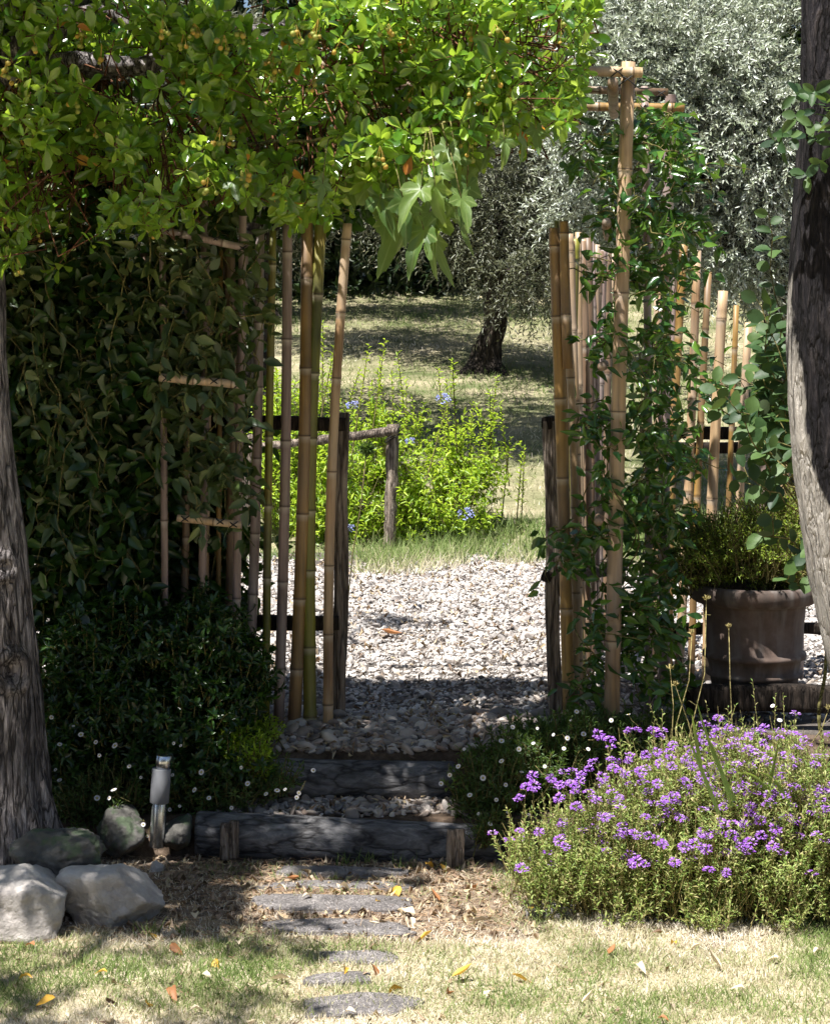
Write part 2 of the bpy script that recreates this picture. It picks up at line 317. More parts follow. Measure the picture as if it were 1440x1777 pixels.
m, t, b = mat('brushed_steel'); b.inputs['Base Color'].default_value = (.62, .64, .68, 1); b.inputs['Metallic'].default_value = 1
b.inputs['Roughness'].default_value = .27; n1 = N(t, 'TexNoise', Scale=1.0, Detail=4.0); t.links.new(coords(t, (4, 4, 260)), n1.inputs[0]); bump(t, b, n1.outputs[0], .12, .002); M['steel'] = m
m, t, b = mat('frosted_sleeve'); b.inputs['Base Color'].default_value = (.17, .175, .19, 1); b.inputs['Roughness'].default_value = .55; M['sleeve'] = m
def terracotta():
    m, t, b = mat('aged_shaded_terracotta')
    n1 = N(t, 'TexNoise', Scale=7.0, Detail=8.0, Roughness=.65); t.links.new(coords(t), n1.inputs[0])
    r = ramp(t, [(.3, (.035, .027, .023)), (.5, (.09, .06, .047)), (.7, (.14, .105, .09))]); t.links.new(n1.outputs[0], r.inputs[0])  # tones darkened to stand in for shade cast on the pot
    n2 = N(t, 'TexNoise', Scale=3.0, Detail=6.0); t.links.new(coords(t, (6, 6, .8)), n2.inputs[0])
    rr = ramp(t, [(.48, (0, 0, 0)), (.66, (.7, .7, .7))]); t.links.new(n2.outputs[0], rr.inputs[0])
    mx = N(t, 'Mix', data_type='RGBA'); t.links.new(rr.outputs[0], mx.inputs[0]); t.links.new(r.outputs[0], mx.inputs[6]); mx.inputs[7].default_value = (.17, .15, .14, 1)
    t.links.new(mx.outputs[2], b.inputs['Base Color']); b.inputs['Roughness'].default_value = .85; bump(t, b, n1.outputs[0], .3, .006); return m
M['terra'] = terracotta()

# ------------------------------------------------------------ ground
def fbm(x, y, s=1.0, seed=0.0, o=3):
    x = np.asarray(x, float); y = np.asarray(y, float); r = np.zeros(np.broadcast(x, y).shape); a = 1; tot = 0
    g = np.random.default_rng(int(seed * 10) + 5)
    for k in range(o):
        for q in range(3):
            an = g.uniform(0, 6.28); ph = g.uniform(0, 6.28); f = s * 2 ** k * g.uniform(.7, 1.3)
            wob = np.sin(f * .7 * (x * math.sin(an) - y * math.cos(an)) + ph * 2) * .9
            r = r + a * np.sin(f * (x * math.cos(an) + y * math.sin(an)) + ph + wob) / 3
        tot += a; a *= .55
    return r / tot * 1.6
def gh(x, y):
    x = np.asarray(x, float); y = np.asarray(y, float)
    step = np.interp(y, [6.17, 6.24, 6.47, 6.54, 6.7, 12.6, 24, 60, 200], [0, .115, .12, .26, .30, .30, 2.42, 7.0, 16])
    und = .012 * fbm(x, y, 5, 1) + np.where(y > 12.6, .05 * fbm(x, y, 1.1, 2) * np.clip((y - 12.6) / 2, 0, 1), 0)
    return step + und
def sheet(name, xs, ys, m):
    xx, yy = np.meshgrid(xs, ys); z = gh(xx, yy)
    V = np.stack([xx, yy, z], -1).reshape(-1, 3); nx, ny = len(xs), len(ys)
    i, j = np.meshgrid(np.arange(ny - 1), np.arange(nx - 1), indexing='ij')
    Q = np.stack([i * nx + j, i * nx + j + 1, (i + 1) * nx + j + 1, (i + 1) * nx + j], -1).reshape(-1, 4)
    return tag(link(name, mesh_np(name, V, [Q]), m), kind='structure')
xs = np.concatenate([np.linspace(-80, -5, 12), np.linspace(-4.5, 4.5, 120), np.linspace(5, 80, 12)])
sheet('lawn', xs, np.concatenate([np.linspace(-40, 3, 10), np.linspace(3.2, 6.17, 60)]), M['lawn_soil'])
sheet('path_steps', xs, np.linspace(6.17, 6.7, 24), M['bed_soil'])
sheet('gravel_path', xs, np.linspace(6.7, 12.6, 60), M['gravel_sheet'])
sheet('grass_slope', xs, np.concatenate([np.linspace(12.6, 26, 90), np.linspace(28, 200, 20)]), M['slope_soil'])

# ------------------------------------------------------------ leaf generators
def tmpl(us, ws, fold=.12, droop=.12):
    """rows along the midrib; three vertices a row"""
    V = []; F3 = []; F4 = []
    idx = []
    for u, w in zip(us, ws):
        z0 = -droop * u * u
        if w < .01: idx.append([len(V)]); V.append((u, 0, z0))
        else:
            idx.append([len(V), len(V) + 1, len(V) + 2])
            V += [(u, -w, z0 + fold * w * 2 * .5), (u, 0, z0), (u, w, z0 + fold * w * 2 * .5)]
    for a, b_ in zip(idx[:-1], idx[1:]):
        if len(a) == 3 and len(b_) == 3:
            F4 += [(a[0], a[1], b_[1], b_[0]), (a[1], a[2], b_[2], b_[1])]
        elif len(a) == 1: F3 += [(a[0], b_[1], b_[0]), (a[0], b_[2], b_[1])]
        else: F3 += [(a[0], a[1], b_[0]), (a[1], a[2], b_[0])]
    # orient so the +w side is the upper face
    F3 = [f[::-1] for f in F3]; F4 = [f[::-1] for f in F4]
    return np.array(V, float), np.array(F3, int).reshape(-1, 3), np.array(F4, int).reshape(-1, 4)
T_OBO = tmpl([0, .12, .4, .7, .9, 1], [0.02, .05, .3, .5, .36, 0], .25, .16)
T_OVA = tmpl([0, .08, .35, .65, .87, 1], [0.02, .22, .5, .36, .14, 0], .3, .25)
T_ROUND = tmpl([0, .05, .3, .6, .85, 1], [0.02, .12, .46, .5, .32, 0], .2, .12)
T_SIM = tmpl([0, .3, .7, 1], [0.0, .45, .36, 0], .3, .2)
T_LAN = tmpl([0, .5, 1], [0, .5, 0], .3, .1)
T_PET = tmpl([0, .7, 1], [0.02, .5, 0], .1, .1)
T_BLADE = (np.array([(0, -.5, 0), (0, .5, 0), (.55, .35, -.06), (.55, -.35, -.06), (1, 0, -.28)], float), np.array([(3, 2, 4)]), np.array([(0, 1, 2, 3)]))
def lobed():
    ang = np.radians([-152, -128, -105, -72, -55, -36, -14, 0, 14, 36, 55, 72, 105, 128, 152])
    rad = np.array([.28, .40, .30, .62, .44, .38, .72, 1.0, .72, .38, .44, .62, .30, .40, .28])
    # fine teeth between the main points
    A = []; Rr = []
    for i in range(len(ang) - 1):
        for k in range(3):
            f = k / 3; r = rad[i] * (1 - f) + rad[i + 1] * f
            A.append(ang[i] * (1 - f) + ang[i + 1] * f); Rr.append(r * (1 if k == 0 else (.93 if k == 1 else 1.02)))
    A.append(ang[-1]); Rr.append(rad[-1]); A = np.array(A); Rr = np.array(Rr)
    V = [(0.0, 0, 0)] + [(r * math.cos(a), r * math.sin(a), -.15 * r * r + .11 * abs(math.sin(3.2 * a))) for a, r in zip(A, Rr)]
    # inner ring halfway for curvature
    n = len(A); V += [(r * .5 * math.cos(a), r * .5 * math.sin(a), .03) for a, r in zip(A, Rr)]
    F3 = [(0, n + 1 + i, n + 2 + i) for i in range(n - 1)]; F4 = [(n + 1 + i, 1 + i, 2 + i, n + 2 + i) for i in range(n - 1)]
    return np.array(V), np.array(F3), np.array(F4)
T_LOB = lobed(); _n = (len(T_LOB[0]) - 1) // 2; _tip = np.zeros(_n); _tip[[3 * i for i in (1, 3, 5, 7, 9, 11, 13)]] = 1; VEIN = np.concatenate([[.6], _tip, _tip])
m_g = M['grape']; t = m_g.node_tree; b = t.nodes['Principled BSDF']; src = b.inputs['Base Color'].links[0].from_socket; at_ = N(t, 'Attribute'); at_.attribute_name = 'v'
rv = ramp(t, [(.55, (0, 0, 0)), (.9, (.6, .6, .6))]); t.links.new(at_.outputs['Fac'], rv.inputs[0]); mx = N(t, 'Mix', data_type='RGBA'); t.links.new(rv.outputs[0], mx.inputs[0]); t.links.new(src, mx.inputs[6]); mx.inputs[7].default_value = (.32, .40, .16, 1); t.links.new(mx.outputs[2], b.inputs['Base Color'])

def leaves_mesh(name, T, p, d, n, L, W, val=None, curl=0.0, rng=R):
    TV, F3, F4 = T; k = len(TV); m_ = len(p)
    d = nrm(d); s = nrm(np.cross(n, d)); n2 = np.cross(d, s)
    L = np.broadcast_to(L, (m_,)); W = np.broadcast_to(W, (m_,))
    cz = 1 + curl * rng.uniform(-1, 1, m_)
    V = (p[:, None] + (L[:, None] * TV[None, :, 0])[..., None] * d[:, None]
         + (W[:, None] * TV[None, :, 1])[..., None] * s[:, None]
         + (L[:, None] * TV[None, :, 2] * cz[:, None])[..., None] * n2[:, None])
    off = (np.arange(m_) * k)[:, None, None]
    fs = []
    if len(F3): fs.append((F3[None] + off).reshape(-1, 3))
    if len(F4): fs.append((F4[None] + off).reshape(-1, 4))
    at = None if val is None else {'v': np.tile(val, m_) if len(val) == k and k != m_ else np.repeat(val, k)}
    return mesh_np(name, V.reshape(-1, 3), fs, True, at)

def rand_dirs(n, rng=R): return nrm(rng.normal(size=(n, 3)))
def perp(a):
    r = np.where(np.abs(a[:, 2:3]) < .9, np.array([[0, 0, 1.0]]), np.array([[1.0, 0, 0]]))
    b_ = nrm(np.cross(a, r)); return b_, np.cross(a, b_)
def whorls(c, ax, n=8, lo=30, hi=85, rng=R, back=.02):
    """n leaves radiating round each shoot tip; returns p, d, nrm"""
    m_ = len(c); ax = nrm(ax); b_, c_ = perp(ax)
    ph = (np.arange(n)[None] * 2.4 + rng.uniform(0, 6.28, (m_, 1)) + rng.normal(0, .25, (m_, n)))
    th = np.radians(np.linspace(lo, hi, n)[None] + rng.normal(0, 10, (m_, n)))
    d = (np.cos(th)[..., None] * ax[:, None] + np.sin(th)[..., None] * (np.cos(ph)[..., None] * b_[:, None] + np.sin(ph)[..., None] * c_[:, None]))
    p = c[:, None] - ax[:, None] * (np.linspace(0, 1, n)[None, :, None] * back)
    nn = np.broadcast_to(ax[:, None], d.shape)
    return p.reshape(-1, 3), d.reshape(-1, 3), nn.reshape(-1, 3)
def shoots(c, ax, length, n, ang=55, droop=0.0, rng=R):
    """leaves in pairs along a shoot; returns p, d, n plus shoot polylines"""
    m_ = len(c); ax = nrm(ax); b_, c_ = perp(ax); length = np.broadcast_to(length, (m_,))
    tt = np.linspace(.05, 1, n)
    cen = c[:, None] + ax[:, None] * (tt[None] * length[:, None])[..., None]
    cen[..., 2] -= droop * (tt[None] ** 2) * length[:, None]
    ph = np.arange(n)[None] * (np.pi * .5) + (np.arange(n)[None] % 2) * np.pi * .93 + rng.uniform(0, 6.28, (m_, 1)) + rng.normal(0, .4, (m_, n))
    th = np.radians(ang + rng.normal(0, 15, (m_, n)))
    d = (np.cos(th)[..., None] * ax[:, None] + np.sin(th)[..., None] * (np.cos(ph)[..., None] * b_[:, None] + np.sin(ph)[..., None] * c_[:, None]))
    nn = nrm(ax[:, None] * .8 + np.array([0, 0, .6]) + rng.normal(0, .25, d.shape))
    return cen.reshape(-1, 3), d.reshape(-1, 3), nn.reshape(-1, 3), cen

def in_ellipsoids(E, n, rng, surf=.45, noise_amp=.18):
    """E: list of (centre, radii); random points biased to the outside; returns p, outward"""
    vol = np.array([np.prod(r) for c, r in E]); k = rng.choice(len(E), n, p=vol / vol.sum())
    d = rand_dirs(n, rng); rr = rng.uniform(0, 1, n) ** surf
    C = np.array([c for c, r in E])[k]; Rd = np.array([r for c, r in E])[k]
    wob = 1 + noise_amp * np.sin(d[:, 0] * 7 + k) * np.cos(d[:, 2] * 6 + 2 * k) + noise_amp * .6 * np.sin(d[:, 1] * 13 + d[:, 2] * 9)
    return C + d * Rd * (rr * wob)[:, None], nrm(d / Rd)

def rnd_tube(mb, a, b_, r0, r1, wig=.05, k=7, rng=R, sides=6, sag=0):
    a = np.array(a, float); b_ = np.array(b_, float); L = np.linalg.norm(b_ - a)
    tt = np.linspace(0, 1, k)[:, None]; p = a + (b_ - a) * tt
    off = np.cumsum(rng.normal(0, 1, (k, 3)), 0); off -= off[0] + (off[-1] - off[0]) * tt
    p = p + off * wig * L / math.sqrt(k); p[:, 2] -= sag * np.sin(tt[:, 0] * np.pi) * L
    mb.tube(p, np.linspace(r0, r1, k), sides); return p

# ------------------------------------------------------------ trunks
def trunk_mesh(name, cen, rad, sides=48, rings=160, ridge=.10, tw=1.0, seed=1, white=None, flare=0, knots=()):
    cen = np.array(cen, float); k = len(cen); tq = np.linspace(0, k - 1, rings)
    def spl(a):   # smooth interpolation
        a = np.asarray(a, float); i = np.clip(tq.astype(int), 0, k - 2); f = tq - i; f = f * f * (3 - 2 * f)
        return a[i] * (1 - f)[:, None] + a[i + 1] * f[:, None] if a.ndim > 1 else a[i] * (1 - f) + a[i + 1] * f
    c = spl(cen); r = spl(np.array(rad, float))
    for _ in range(6):
        c[1:-1] = (c[:-2] + c[1:-1] * 2 + c[2:]) / 4; r[1:-1] = (r[:-2] + r[1:-1] * 2 + r[2:]) / 4
    th = np.arange(sides) / sides * 2 * np.pi; V = np.zeros((rings, sides, 3)); A = np.zeros((rings, sides))
    for i in range(rings):
        for j in range(sides):
            a = th[j]; z = c[i, 2]
            q = Vector((math.cos(a) * 2.2 + seed * 7, math.sin(a) * 2.2, z * 1.3 * tw))
            n1 = noise.noise(q); n2 = abs(noise.noise(Vector((math.cos(a) * 6 + seed, math.sin(a) * 6, z * 2.5 * tw)))); n3 = noise.noise(Vector((math.cos(a) * 14, math.sin(a) * 14 + seed, z * 7)))
            rr = r[i] * (1 + ridge * (1.6 * n1 + 1.1 * (.3 - n2) + .35 * n3))
            if flare:
                f = max(0, 1 - (z - c[0, 2]) / .28); rr *= 1 + flare * f * f * (1 + .6 * math.sin(a * 4 + seed))
            p = np.array([c[i, 0] + rr * math.cos(a), c[i, 1] + rr * math.sin(a), z])
            for (kp, kr, kh) in knots:
                dd = np.linalg.norm(p - kp); 
                if dd < kr * 2: rr2 = kh * (math.exp(-((dd / kr - .75) / .32) ** 2) - 1.1 * math.exp(-(dd / kr / .45) ** 2)); p[0] += rr2 * math.cos(a); p[1] += rr2 * math.sin(a)
            V[i, j] = p
            if white is not None: A[i, j] = white(a, z)
    i, j = np.meshgrid(np.arange(rings - 1), np.arange(sides), indexing='ij'); j2 = (j + 1) % sides
    Q = np.stack([i * sides + j, i * sides + j2, (i + 1) * sides + j2, (i + 1) * sides + j], -1).reshape(-1, 4)
    return mesh_np(name, V.reshape(-1, 3), [Q], True, {'v': A.ravel()})

# ---- strawberry tree on the left (trunk half out of frame, crown across the top)
D0 = 5.95
edge = [(1520, 138), (1470, 116), (1430, 98), (1380, 82), (1300, 72), (1200, 65), (1100, 58), (1000, 50), (900, 38), (800, 22), (700, 15), (600, 8), (480, 2), (300, -20), (100, -40)]
arb = thing('strawberry_tree', P(0, 1500, D0), 'fruiting tree with gnarled grey trunk at the left edge and glossy crown across the top', 'tree')
cen, rad = [], []
for py, ex in edge:
    r = np.interp(py, [100, 500, 900, 1200, 1450, 1520], [.075, .095, .115, .12, .14, .165]); p = P(ex, py, D0); cen.append([p[0] - r, D0, p[2]]); rad.append(r)
link('trunk', trunk_mesh('trunk', cen, rad, 80, 260, .15, 1, 1, knots=((P(10, 985, D0 - .11), .05, .02), (P(22, 1165, D0 - .11), .07, .025), (P(30, 700, D0 - .1), .05, .012))), M['bark'], arb)
top = np.array(cen[-1])
rg = np.random.default_rng(21)
lm = MB(); limbs = []
for tgt, r0 in [((-.1, 6.4, 3.0), .05), ((.45, 6.5, 2.95), .04), ((-.7, 6.0, 2.75), .04), ((-.2, 6.2, 3.7), .045), ((-1.3, 6.2, 4.2), .05), ((-2.1, 5.6, 3.6), .05), ((-1.2, 5.0, 3.8), .05), ((-.6, 5.4, 3.7), .04), ((-1.9, 6.6, 3.3), .05), ((.25, 6.3, 2.75), .025), ((-.9, 6.5, 2.6), .03), ((-2.2, 3.7, 3.2), .04), ((-1.4, 7.9, 4.2), .04)]:
    limbs.append(rnd_tube(lm, top, tgt, r0, .010, .10, 16, rg, 8, -.05))
lm.build('limb', M['bark'], arb)
LP = np.vstack(limbs)
# crown: shoot tips fill a volume bounded below as in the photo
bx = [-400, 0, 60, 130, 200, 240, 300, 400, 500, 600, 690, 760, 850, 930, 985, 1020, 1040, 1060]
by = [470, 440, 425, 430, 420, 375, 345, 350, 350, 350, 325, 270, 265, 240, 180, 95, 20, -200]
N0 = 13000
c = np.stack([rg.uniform(-2.9, .72, N0), 5.7 + 1.15 * rg.uniform(0, 1, N0) ** 1.3, rg.uniform(1.9, 3.9, N0)], -1)
px, py = PX(c)
low = np.interp(px, bx, by) + 26 * np.sin(px / 37) + 14 * np.sin(px / 13 + 1) + rg.normal(0, 8, N0)
keep = (py < low) & (px < 1035 + 10 * np.sin(py / 18))
keep &= c[:, 2] < np.interp(c[:, 0], [-3, -1.2, -.5, .0, .5, .8], [3.9, 3.8, 3.4, 3.2, 3.12, 3.05]) - .25 * (6.95 - c[:, 1]) * (c[:, 0] > -.6)
keep &= fbm(c[:, 0], c[:, 2], 13, 4) + .7 * fbm(c[:, 1], c[:, 2] + c[:, 0], 11, 6) > np.where(c[:, 0] < -.25, -.05, -.3)
c1 = c[keep]
# higher, nearer crown out of the frame that shades the steps and the left half
N1 = 6500
c2 = np.stack([rg.uniform(-3.4, -.62, N1), rg.uniform(4.2, 6.0, N1), rg.uniform(2.75, 4.3, N1)], -1)
px, py = PX(c2); k2 = (py < np.interp(px, [-2000, 0, 500, 620, 900], [-20, -20, -60, -160, -400])) & (((c2[:, 0] + 1.95) / 1.45) ** 2 + ((c2[:, 1] - 5.1) / .95) ** 2 + ((c2[:, 2] - 3.5) / .9) ** 2 < 1.1)
_sx = c2[:, 0] + .312 * (c2[:, 2] - .3); _sy = c2[:, 1] + .347 * (c2[:, 2] - .3)   # where a leaf's shadow meets the ground
k2 &= fbm(_sx, _sy, 15, 9) > np.where(_sx > .35, .3, np.where(_sx < -.95, .05, np.where(_sy > 6.65, .4, -.22)))
k2 &= (_sy > 5.86 + .10 * np.sin(_sx * 8) + .05 * np.sin(_sx * 21)) | (_sx < -.62)
c3 = np.stack([rg.uniform(-3.0, -1.25, 620), rg.uniform(3.1, 4.6, 620), rg.uniform(2.9, 3.3, 620)], -1); c3 = c3[fbm(c3[:, 0], c3[:, 1], 7, 12) > .0]
def shade_ok(c):     # keep the gravel beyond the screens in the sun
    sy = c[:, 1] + .347 * (c[:, 2] - .3); sx = c[:, 0] + .312 * (c[:, 2] - .3)
    return (sy < 7.50 + .16 * np.sin(sx * 9) + .10 * np.sin(sx * 23)) | (sx < -.50) | (sx > .95)
_sx = c1[:, 0] + .312 * (c1[:, 2] - .3); _sy = c1[:, 1] + .347 * (c1[:, 2] - .3); px_, py_ = PX(c1)
c1 = c1[(py_ > -30) | (fbm(_sx, _sy, 11, 9) > np.where(_sx > .35, .15, np.where(_sy > 6.65, .35, -.4)))]
c1 = c1[shade_ok(c1)]; c2 = c2[k2]; c2 = c2[shade_ok(c2)]
c4 = np.stack([rg.uniform(-1.75, -1.05, 130), rg.uniform(7.6, 8.3, 130), rg.uniform(4.1, 4.3, 130)], -1); c4 = c4[fbm(c4[:, 0], c4[:, 1] * 2.2, 6, 14) > 0]
c = np.vstack([c1, c2, c3, c4]); n_c = len(c)
dd = ((c[:, None].astype(np.float32) - LP[None].astype(np.float32)) ** 2).sum(-1)
ni = dd.argmin(1); near = LP[ni]
ax = nrm(nrm(c - near) * .7 + np.array([-.25, -.55, .55]) + rg.normal(0, .38, c.shape))
p, d, nn = whorls(c, ax, 9, 22, 95, rg, .05)
L = rg.uniform(.040, .080, len(p)) * np.repeat(rg.uniform(.72, 1.18, n_c), 9); 
isold = rg.uniform(size=len(p)) < .006
d = nrm(d + rg.normal(0, .12, d.shape))
nn = nrm(nn + rg.normal(0, .25, nn.shape))
link('crown', leaves_mesh('crown', T_OBO, p[~isold], d[~isold], nn[~isold], L[~isold], L[~isold] * rg.uniform(.33, .45, (~isold).sum()), None, .8, rg), M['arb'], arb)
link('yellowed_leaves', leaves_mesh('yellowed_leaves', T_OBO, p[isold], d[isold], nn[isold], L[isold], L[isold] * .45), M['arb_old'], arb)
tw = MB()
for i in range(0, n_c):
    a = near[i]; b_ = c[i]; L_ = np.linalg.norm(b_ - a); 
    st = b_ - ax[i] * min(.16, L_ * .6) + (a - b_) * .12
    tw.tube(np.array([a * .25 + st * .75, st, b_]) if L_ > .25 else np.array([a, st, b_]), [.0035, .0028, .0018], 4, False)
tw.build('twigs', M['twig'], arb)
# fruit clusters (parts), berries in one mesh each
def ico(sub=1):
    import bmesh
    bm = bmesh.new(); bmesh.ops.create_icosphere(bm, subdivisions=sub, radius=1)
    V = np.array([v.co[:] for v in bm.verts]); Fc = np.array([[v.index for v in f.verts] for f in bm.faces]); bm.free(); return V, Fc
IV1, IF1 = ico(1); IV2, IF2 = ico(2); IV3, IF3 = ico(3)
vis = np.where((c1[:, 1] < 6.05) & (PX(c1)[1] > 20) & (PX(c1)[0] > 10) & (PX(c1)[0] < 980))[0]; pick = rg.choice(vis, 56, replace=False)
pxs, pys = PX(c1[pick])
for q, i in enumerate(pick):
    if not (0 < pxs[q] < 1000 and pys[q] > -10): continue
    mb = MB(); nb = rg.integers(2, 7); base = c1[i] + np.array([0, -.05, -.02])
    for k in range(nb):
        pp = base + rg.normal(0, .014, 3) + np.array([0, 0, -.03 - .018 * rg.uniform()])
        mb.add(pp + IV2 * rg.uniform(.0065, .0098), [IF2]); mb.tube(np.array([base, (base + pp) / 2 + [.002, 0, .004], pp]), .0011, 4, False)
    mb.build('fruit_cluster', M['fruit'], arb)

# ---- lobed vine leaves hanging under the crown
gv = thing('grape_vine', P(740, 300, 6.45), 'spray of large lobed pale green leaves hanging below the crown', 'vine')
rg = np.random.default_rng(5)
spots = [(690, 415), (672, 395), (715, 400), (745, 395), (700, 375), (770, 415), (752, 440), (800, 370), (730, 355), (780, 345), (812, 330), (760, 320), (790, 300), (745, 295), (820, 300), (700, 340), (660, 370), (765, 370), (800, 405), (735, 425), (810, 350), (775, 285), (640, 350), (755, 350), (455, 350), (430, 370), (405, 340), (470, 335), (845, 285), (875, 270), (600, 350), (560, 345), (930, 250), (905, 265)]
pp = np.array([P(x, y - 26, 5.75 + rg.uniform(-.12, .25)) for x, y in spots])
dv = nrm(np.stack([rg.normal(0, .35, len(pp)), rg.normal(-.25, .3, len(pp)), np.full(len(pp), -1.0)], -1))
nv = nrm(np.stack([rg.normal(.1, .55, len(pp)), rg.normal(-.9, .2, len(pp)), rg.uniform(.1, .7, len(pp))], -1))
Lv = rg.uniform(.11, .175, len(pp)); Lv[24:] *= .7; Lv[0] = .19
link('leaves', leaves_mesh('leaves', T_LOB, pp, dv, nv, Lv, Lv * .66, VEIN, 1.5, rg), M['grape'], gv)
mb = MB()
mainv = np.vstack([rnd_tube(mb, P(380, 250, 5.92), P(760, 215, 5.84), .006, .005, .03, 22, rg, 6, .03), rnd_tube(mb, P(760, 215, 5.84), P(950, 180, 5.84), .005, .003, .03, 12, rg, 6, .03)])
for q in pp:
    m0 = mainv[((mainv - q) ** 2).sum(1).argmin()]; mid = (m0 + q) / 2 + np.array([0, -.02, .035]); mb.tube(np.array([m0, (m0 + mid) / 2 + [0, 0, .012], mid, (mid + q) / 2 + [0, -.006, .006], q]), [.0026, .0022, .002, .0018, .0016], 5)
mb.build('stem', M['stem'], gv)

# ------------------------------------------------------------ bamboo
def culm(mb_pts, r, name, mt, parent, seed, hollow=True, taper=.9, sides=14, node=.27):
    """a bamboo cane along two end points with swollen, ringed joints"""
    a, b_ = [np.array(q, float) for q in mb_pts]; L = np.linalg.norm(b_ - a); g = np.random.default_rng(seed)
    zs = [0]; rs = [0]; at = [0]; u = g.uniform(.05, node)
    while u < L - .03:
        for dz, dr, v in ((-.030, 0, 0), (-.012, .0, .7), (-.006, .03, 1), (-.002, .13, .2), (0, .10, -1), (.0022, .05, -1), (.006, .11, -.2), (.013, .03, 0), (.035, 0, 0)):
            zs.append(u + dz); rs.append(dr); at.append(v)
        u += node * g.uniform(.78, 1.25)
    zs.append(L); rs.append(0); at.append(0)
    zs = np.array(zs); o = np.argsort(zs); zs = zs[o]; rs = np.array(rs)[o]; at = np.array(at)[o]
    tt = zs / L; bend = g.normal(0, .006, 2)
    pts = a + (b_ - a) * tt[:, None]; pts[:, 0] += bend[0] * np.sin(tt * np.pi) * L; pts[:, 1] += bend[1] * np.sin(tt * np.pi) * L
    rad = r * (1 - (1 - taper) * tt) * (1 + rs)
    mb = MB()
    if hollow:
        e = pts[-1] - (pts[-1] - pts[-2]) / np.linalg.norm(pts[-1] - pts[-2]) * .0
        dn = nrm(b_ - a)
        pts = np.vstack([pts, e + dn * .0005, e - dn * .03]); rad = np.concatenate([rad, [rad[-1] * .78, rad[-1] * .72]]); at = np.concatenate([at, [.4, -1]])
    mb.tube(pts, rad, sides, True, at)
    o = mb.build(name, mt, parent, True, True)
    return o
def pole(parent, x0, y0, x1, y1, D, wpx, kind, seed, name='pole', D1=None, taper=.9, ground=True, node=.27):
    D1 = D if D1 is None else D1
    a = P(x0, y0, D1); b_ = P(x1, y1, D)      # top, base
    if ground:
        g0 = float(gh(b_[0], b_[1])) - .04; f = (g0 - a[2]) / (b_[2] - a[2]); b_ = a + (b_ - a) * f
    return culm((b_, a), wpx / F * D / 2 / .95, name, B[kind], parent, seed, True, taper, node=node)
def cord(parent, x, y, D, r, seed, horiz=False):
    mb = MB(); c0 = P(x, y, D)
    for k in range(2):
        th = np.linspace(0, 2 * np.pi, 18); s = (-1) ** k
        q = np.stack([c0[0] + r * 1.12 * np.cos(th), c0[1] + r * 1.25 * np.sin(th), c0[2] + s * r * .8 * np.cos(th)], -1)
        mb.tube(q, .0022, 5, False)
    mb.build('cord', M['cord'], parent)

ls = thing('bamboo_screen', P(530, 1262, 6.8), 'tall screen of upright green, orange and grey bamboo canes left of the gravel path', 'bamboo screen')
for i, a in enumerate([(499, 384, 483, 1266, 18, 'grey'), (533, 383, 510, 1264, 22, 'gold'), (557, 384, 539, 1268, 22, 'green'), (603, 388, 570, 1266, 17, 'tan'),
                       (474, 400, 461, 1262, 14, 'green'), (451, 405, 430, 1250, 17, 'grey'), (425, 405, 405, 1250, 16, 'grey'), (398, 420, 394, 1250, 20, 'dark'), (365, 430, 352, 1250, 15, 'tan'), (384, 430, 378, 1250, 9, 'gold'),
                       (318, 440, 312, 1250, 13, 'dark'), (250, 440, 248, 1250, 13, 'dark'), (200, 440, 198, 1250, 12, 'dark'), (150, 440, 146, 1250, 13, 'dark')]):
    pole(ls, a[0], a[1], a[2], a[3], 6.78, a[4], a[5], 100 + i, node=[.3, .27, .24, .29][i % 4])
def timber(name, a, b_, wx, wy, m_, parent, seed=0):
    """rough-sawn post or rail between two points"""
    a = np.array(a, float); b_ = np.array(b_, float); t = nrm(b_ - a); L = np.linalg.norm(b_ - a); g = np.random.default_rng(seed + 3)
    ref = np.array([0, 1.0, 0]); u = nrm(np.cross(t, ref)); v = np.cross(u, t); k = 26
    prof = []
    for q in range(24):
        an = q / 24 * 2 * np.pi; cx_, cy_ = math.cos(an), math.sin(an); n_ = 5
        s = (abs(cx_) ** n_ + abs(cy_) ** n_) ** (-1 / n_); prof.append((cx_ * s, cy_ * s))
    prof = np.array(prof); crack = 1 - .05 * g.uniform(0, 1, 24)
    V = []
    for i in range(k):
        w_ = 1 + .03 * math.sin(i * .9 + seed) + g.normal(0, .01)
        e = .93 if i in (0, k - 1) else 1
        off = (u * .004 * math.sin(i * .35 + seed) + v * .004 * math.cos(i * .5)) * min(1, L / .6)
        V.append(a + t * L * i / (k - 1) + off + (prof[:, :1] * crack[:, None] * wx / 2 * w_ * e) * u + (prof[:, 1:] * crack[:, None] * wy / 2 * w_ * e) * v)
    V = np.vstack(V + [a[None], b_[None]]); s = 24
    i, j = np.meshgrid(np.arange(k - 1), np.arange(s), indexing='ij'); j2 = (j + 1) % s
    Q = np.stack([i * s + j, i * s + j2, (i + 1) * s + j2, (i + 1) * s + j], -1).reshape(-1, 4); jj = np.arange(s); j2 = (jj + 1) % s
    T3 = np.vstack([np.stack([j2, jj, np.full(s, k * s)], -1), np.stack([(k - 1) * s + jj, (k - 1) * s + j2, np.full(s, k * s + 1)], -1)])
    return link(name, mesh_np(name, V, [Q, T3]), m_, parent)
timber('post', P(588, 1262, 6.90), P(594, 716, 6.90), .056, .05, M['wood'], ls, 1)
timber('rail', P(130, 735, 6.845), P(600, 735, 6.845), .055, .045, M['wood_dark'], ls, 2)
timber('rail', P(130, 1080, 6.845), P(588, 1080, 6.845), .055, .045, M['wood_dark'], ls, 3)

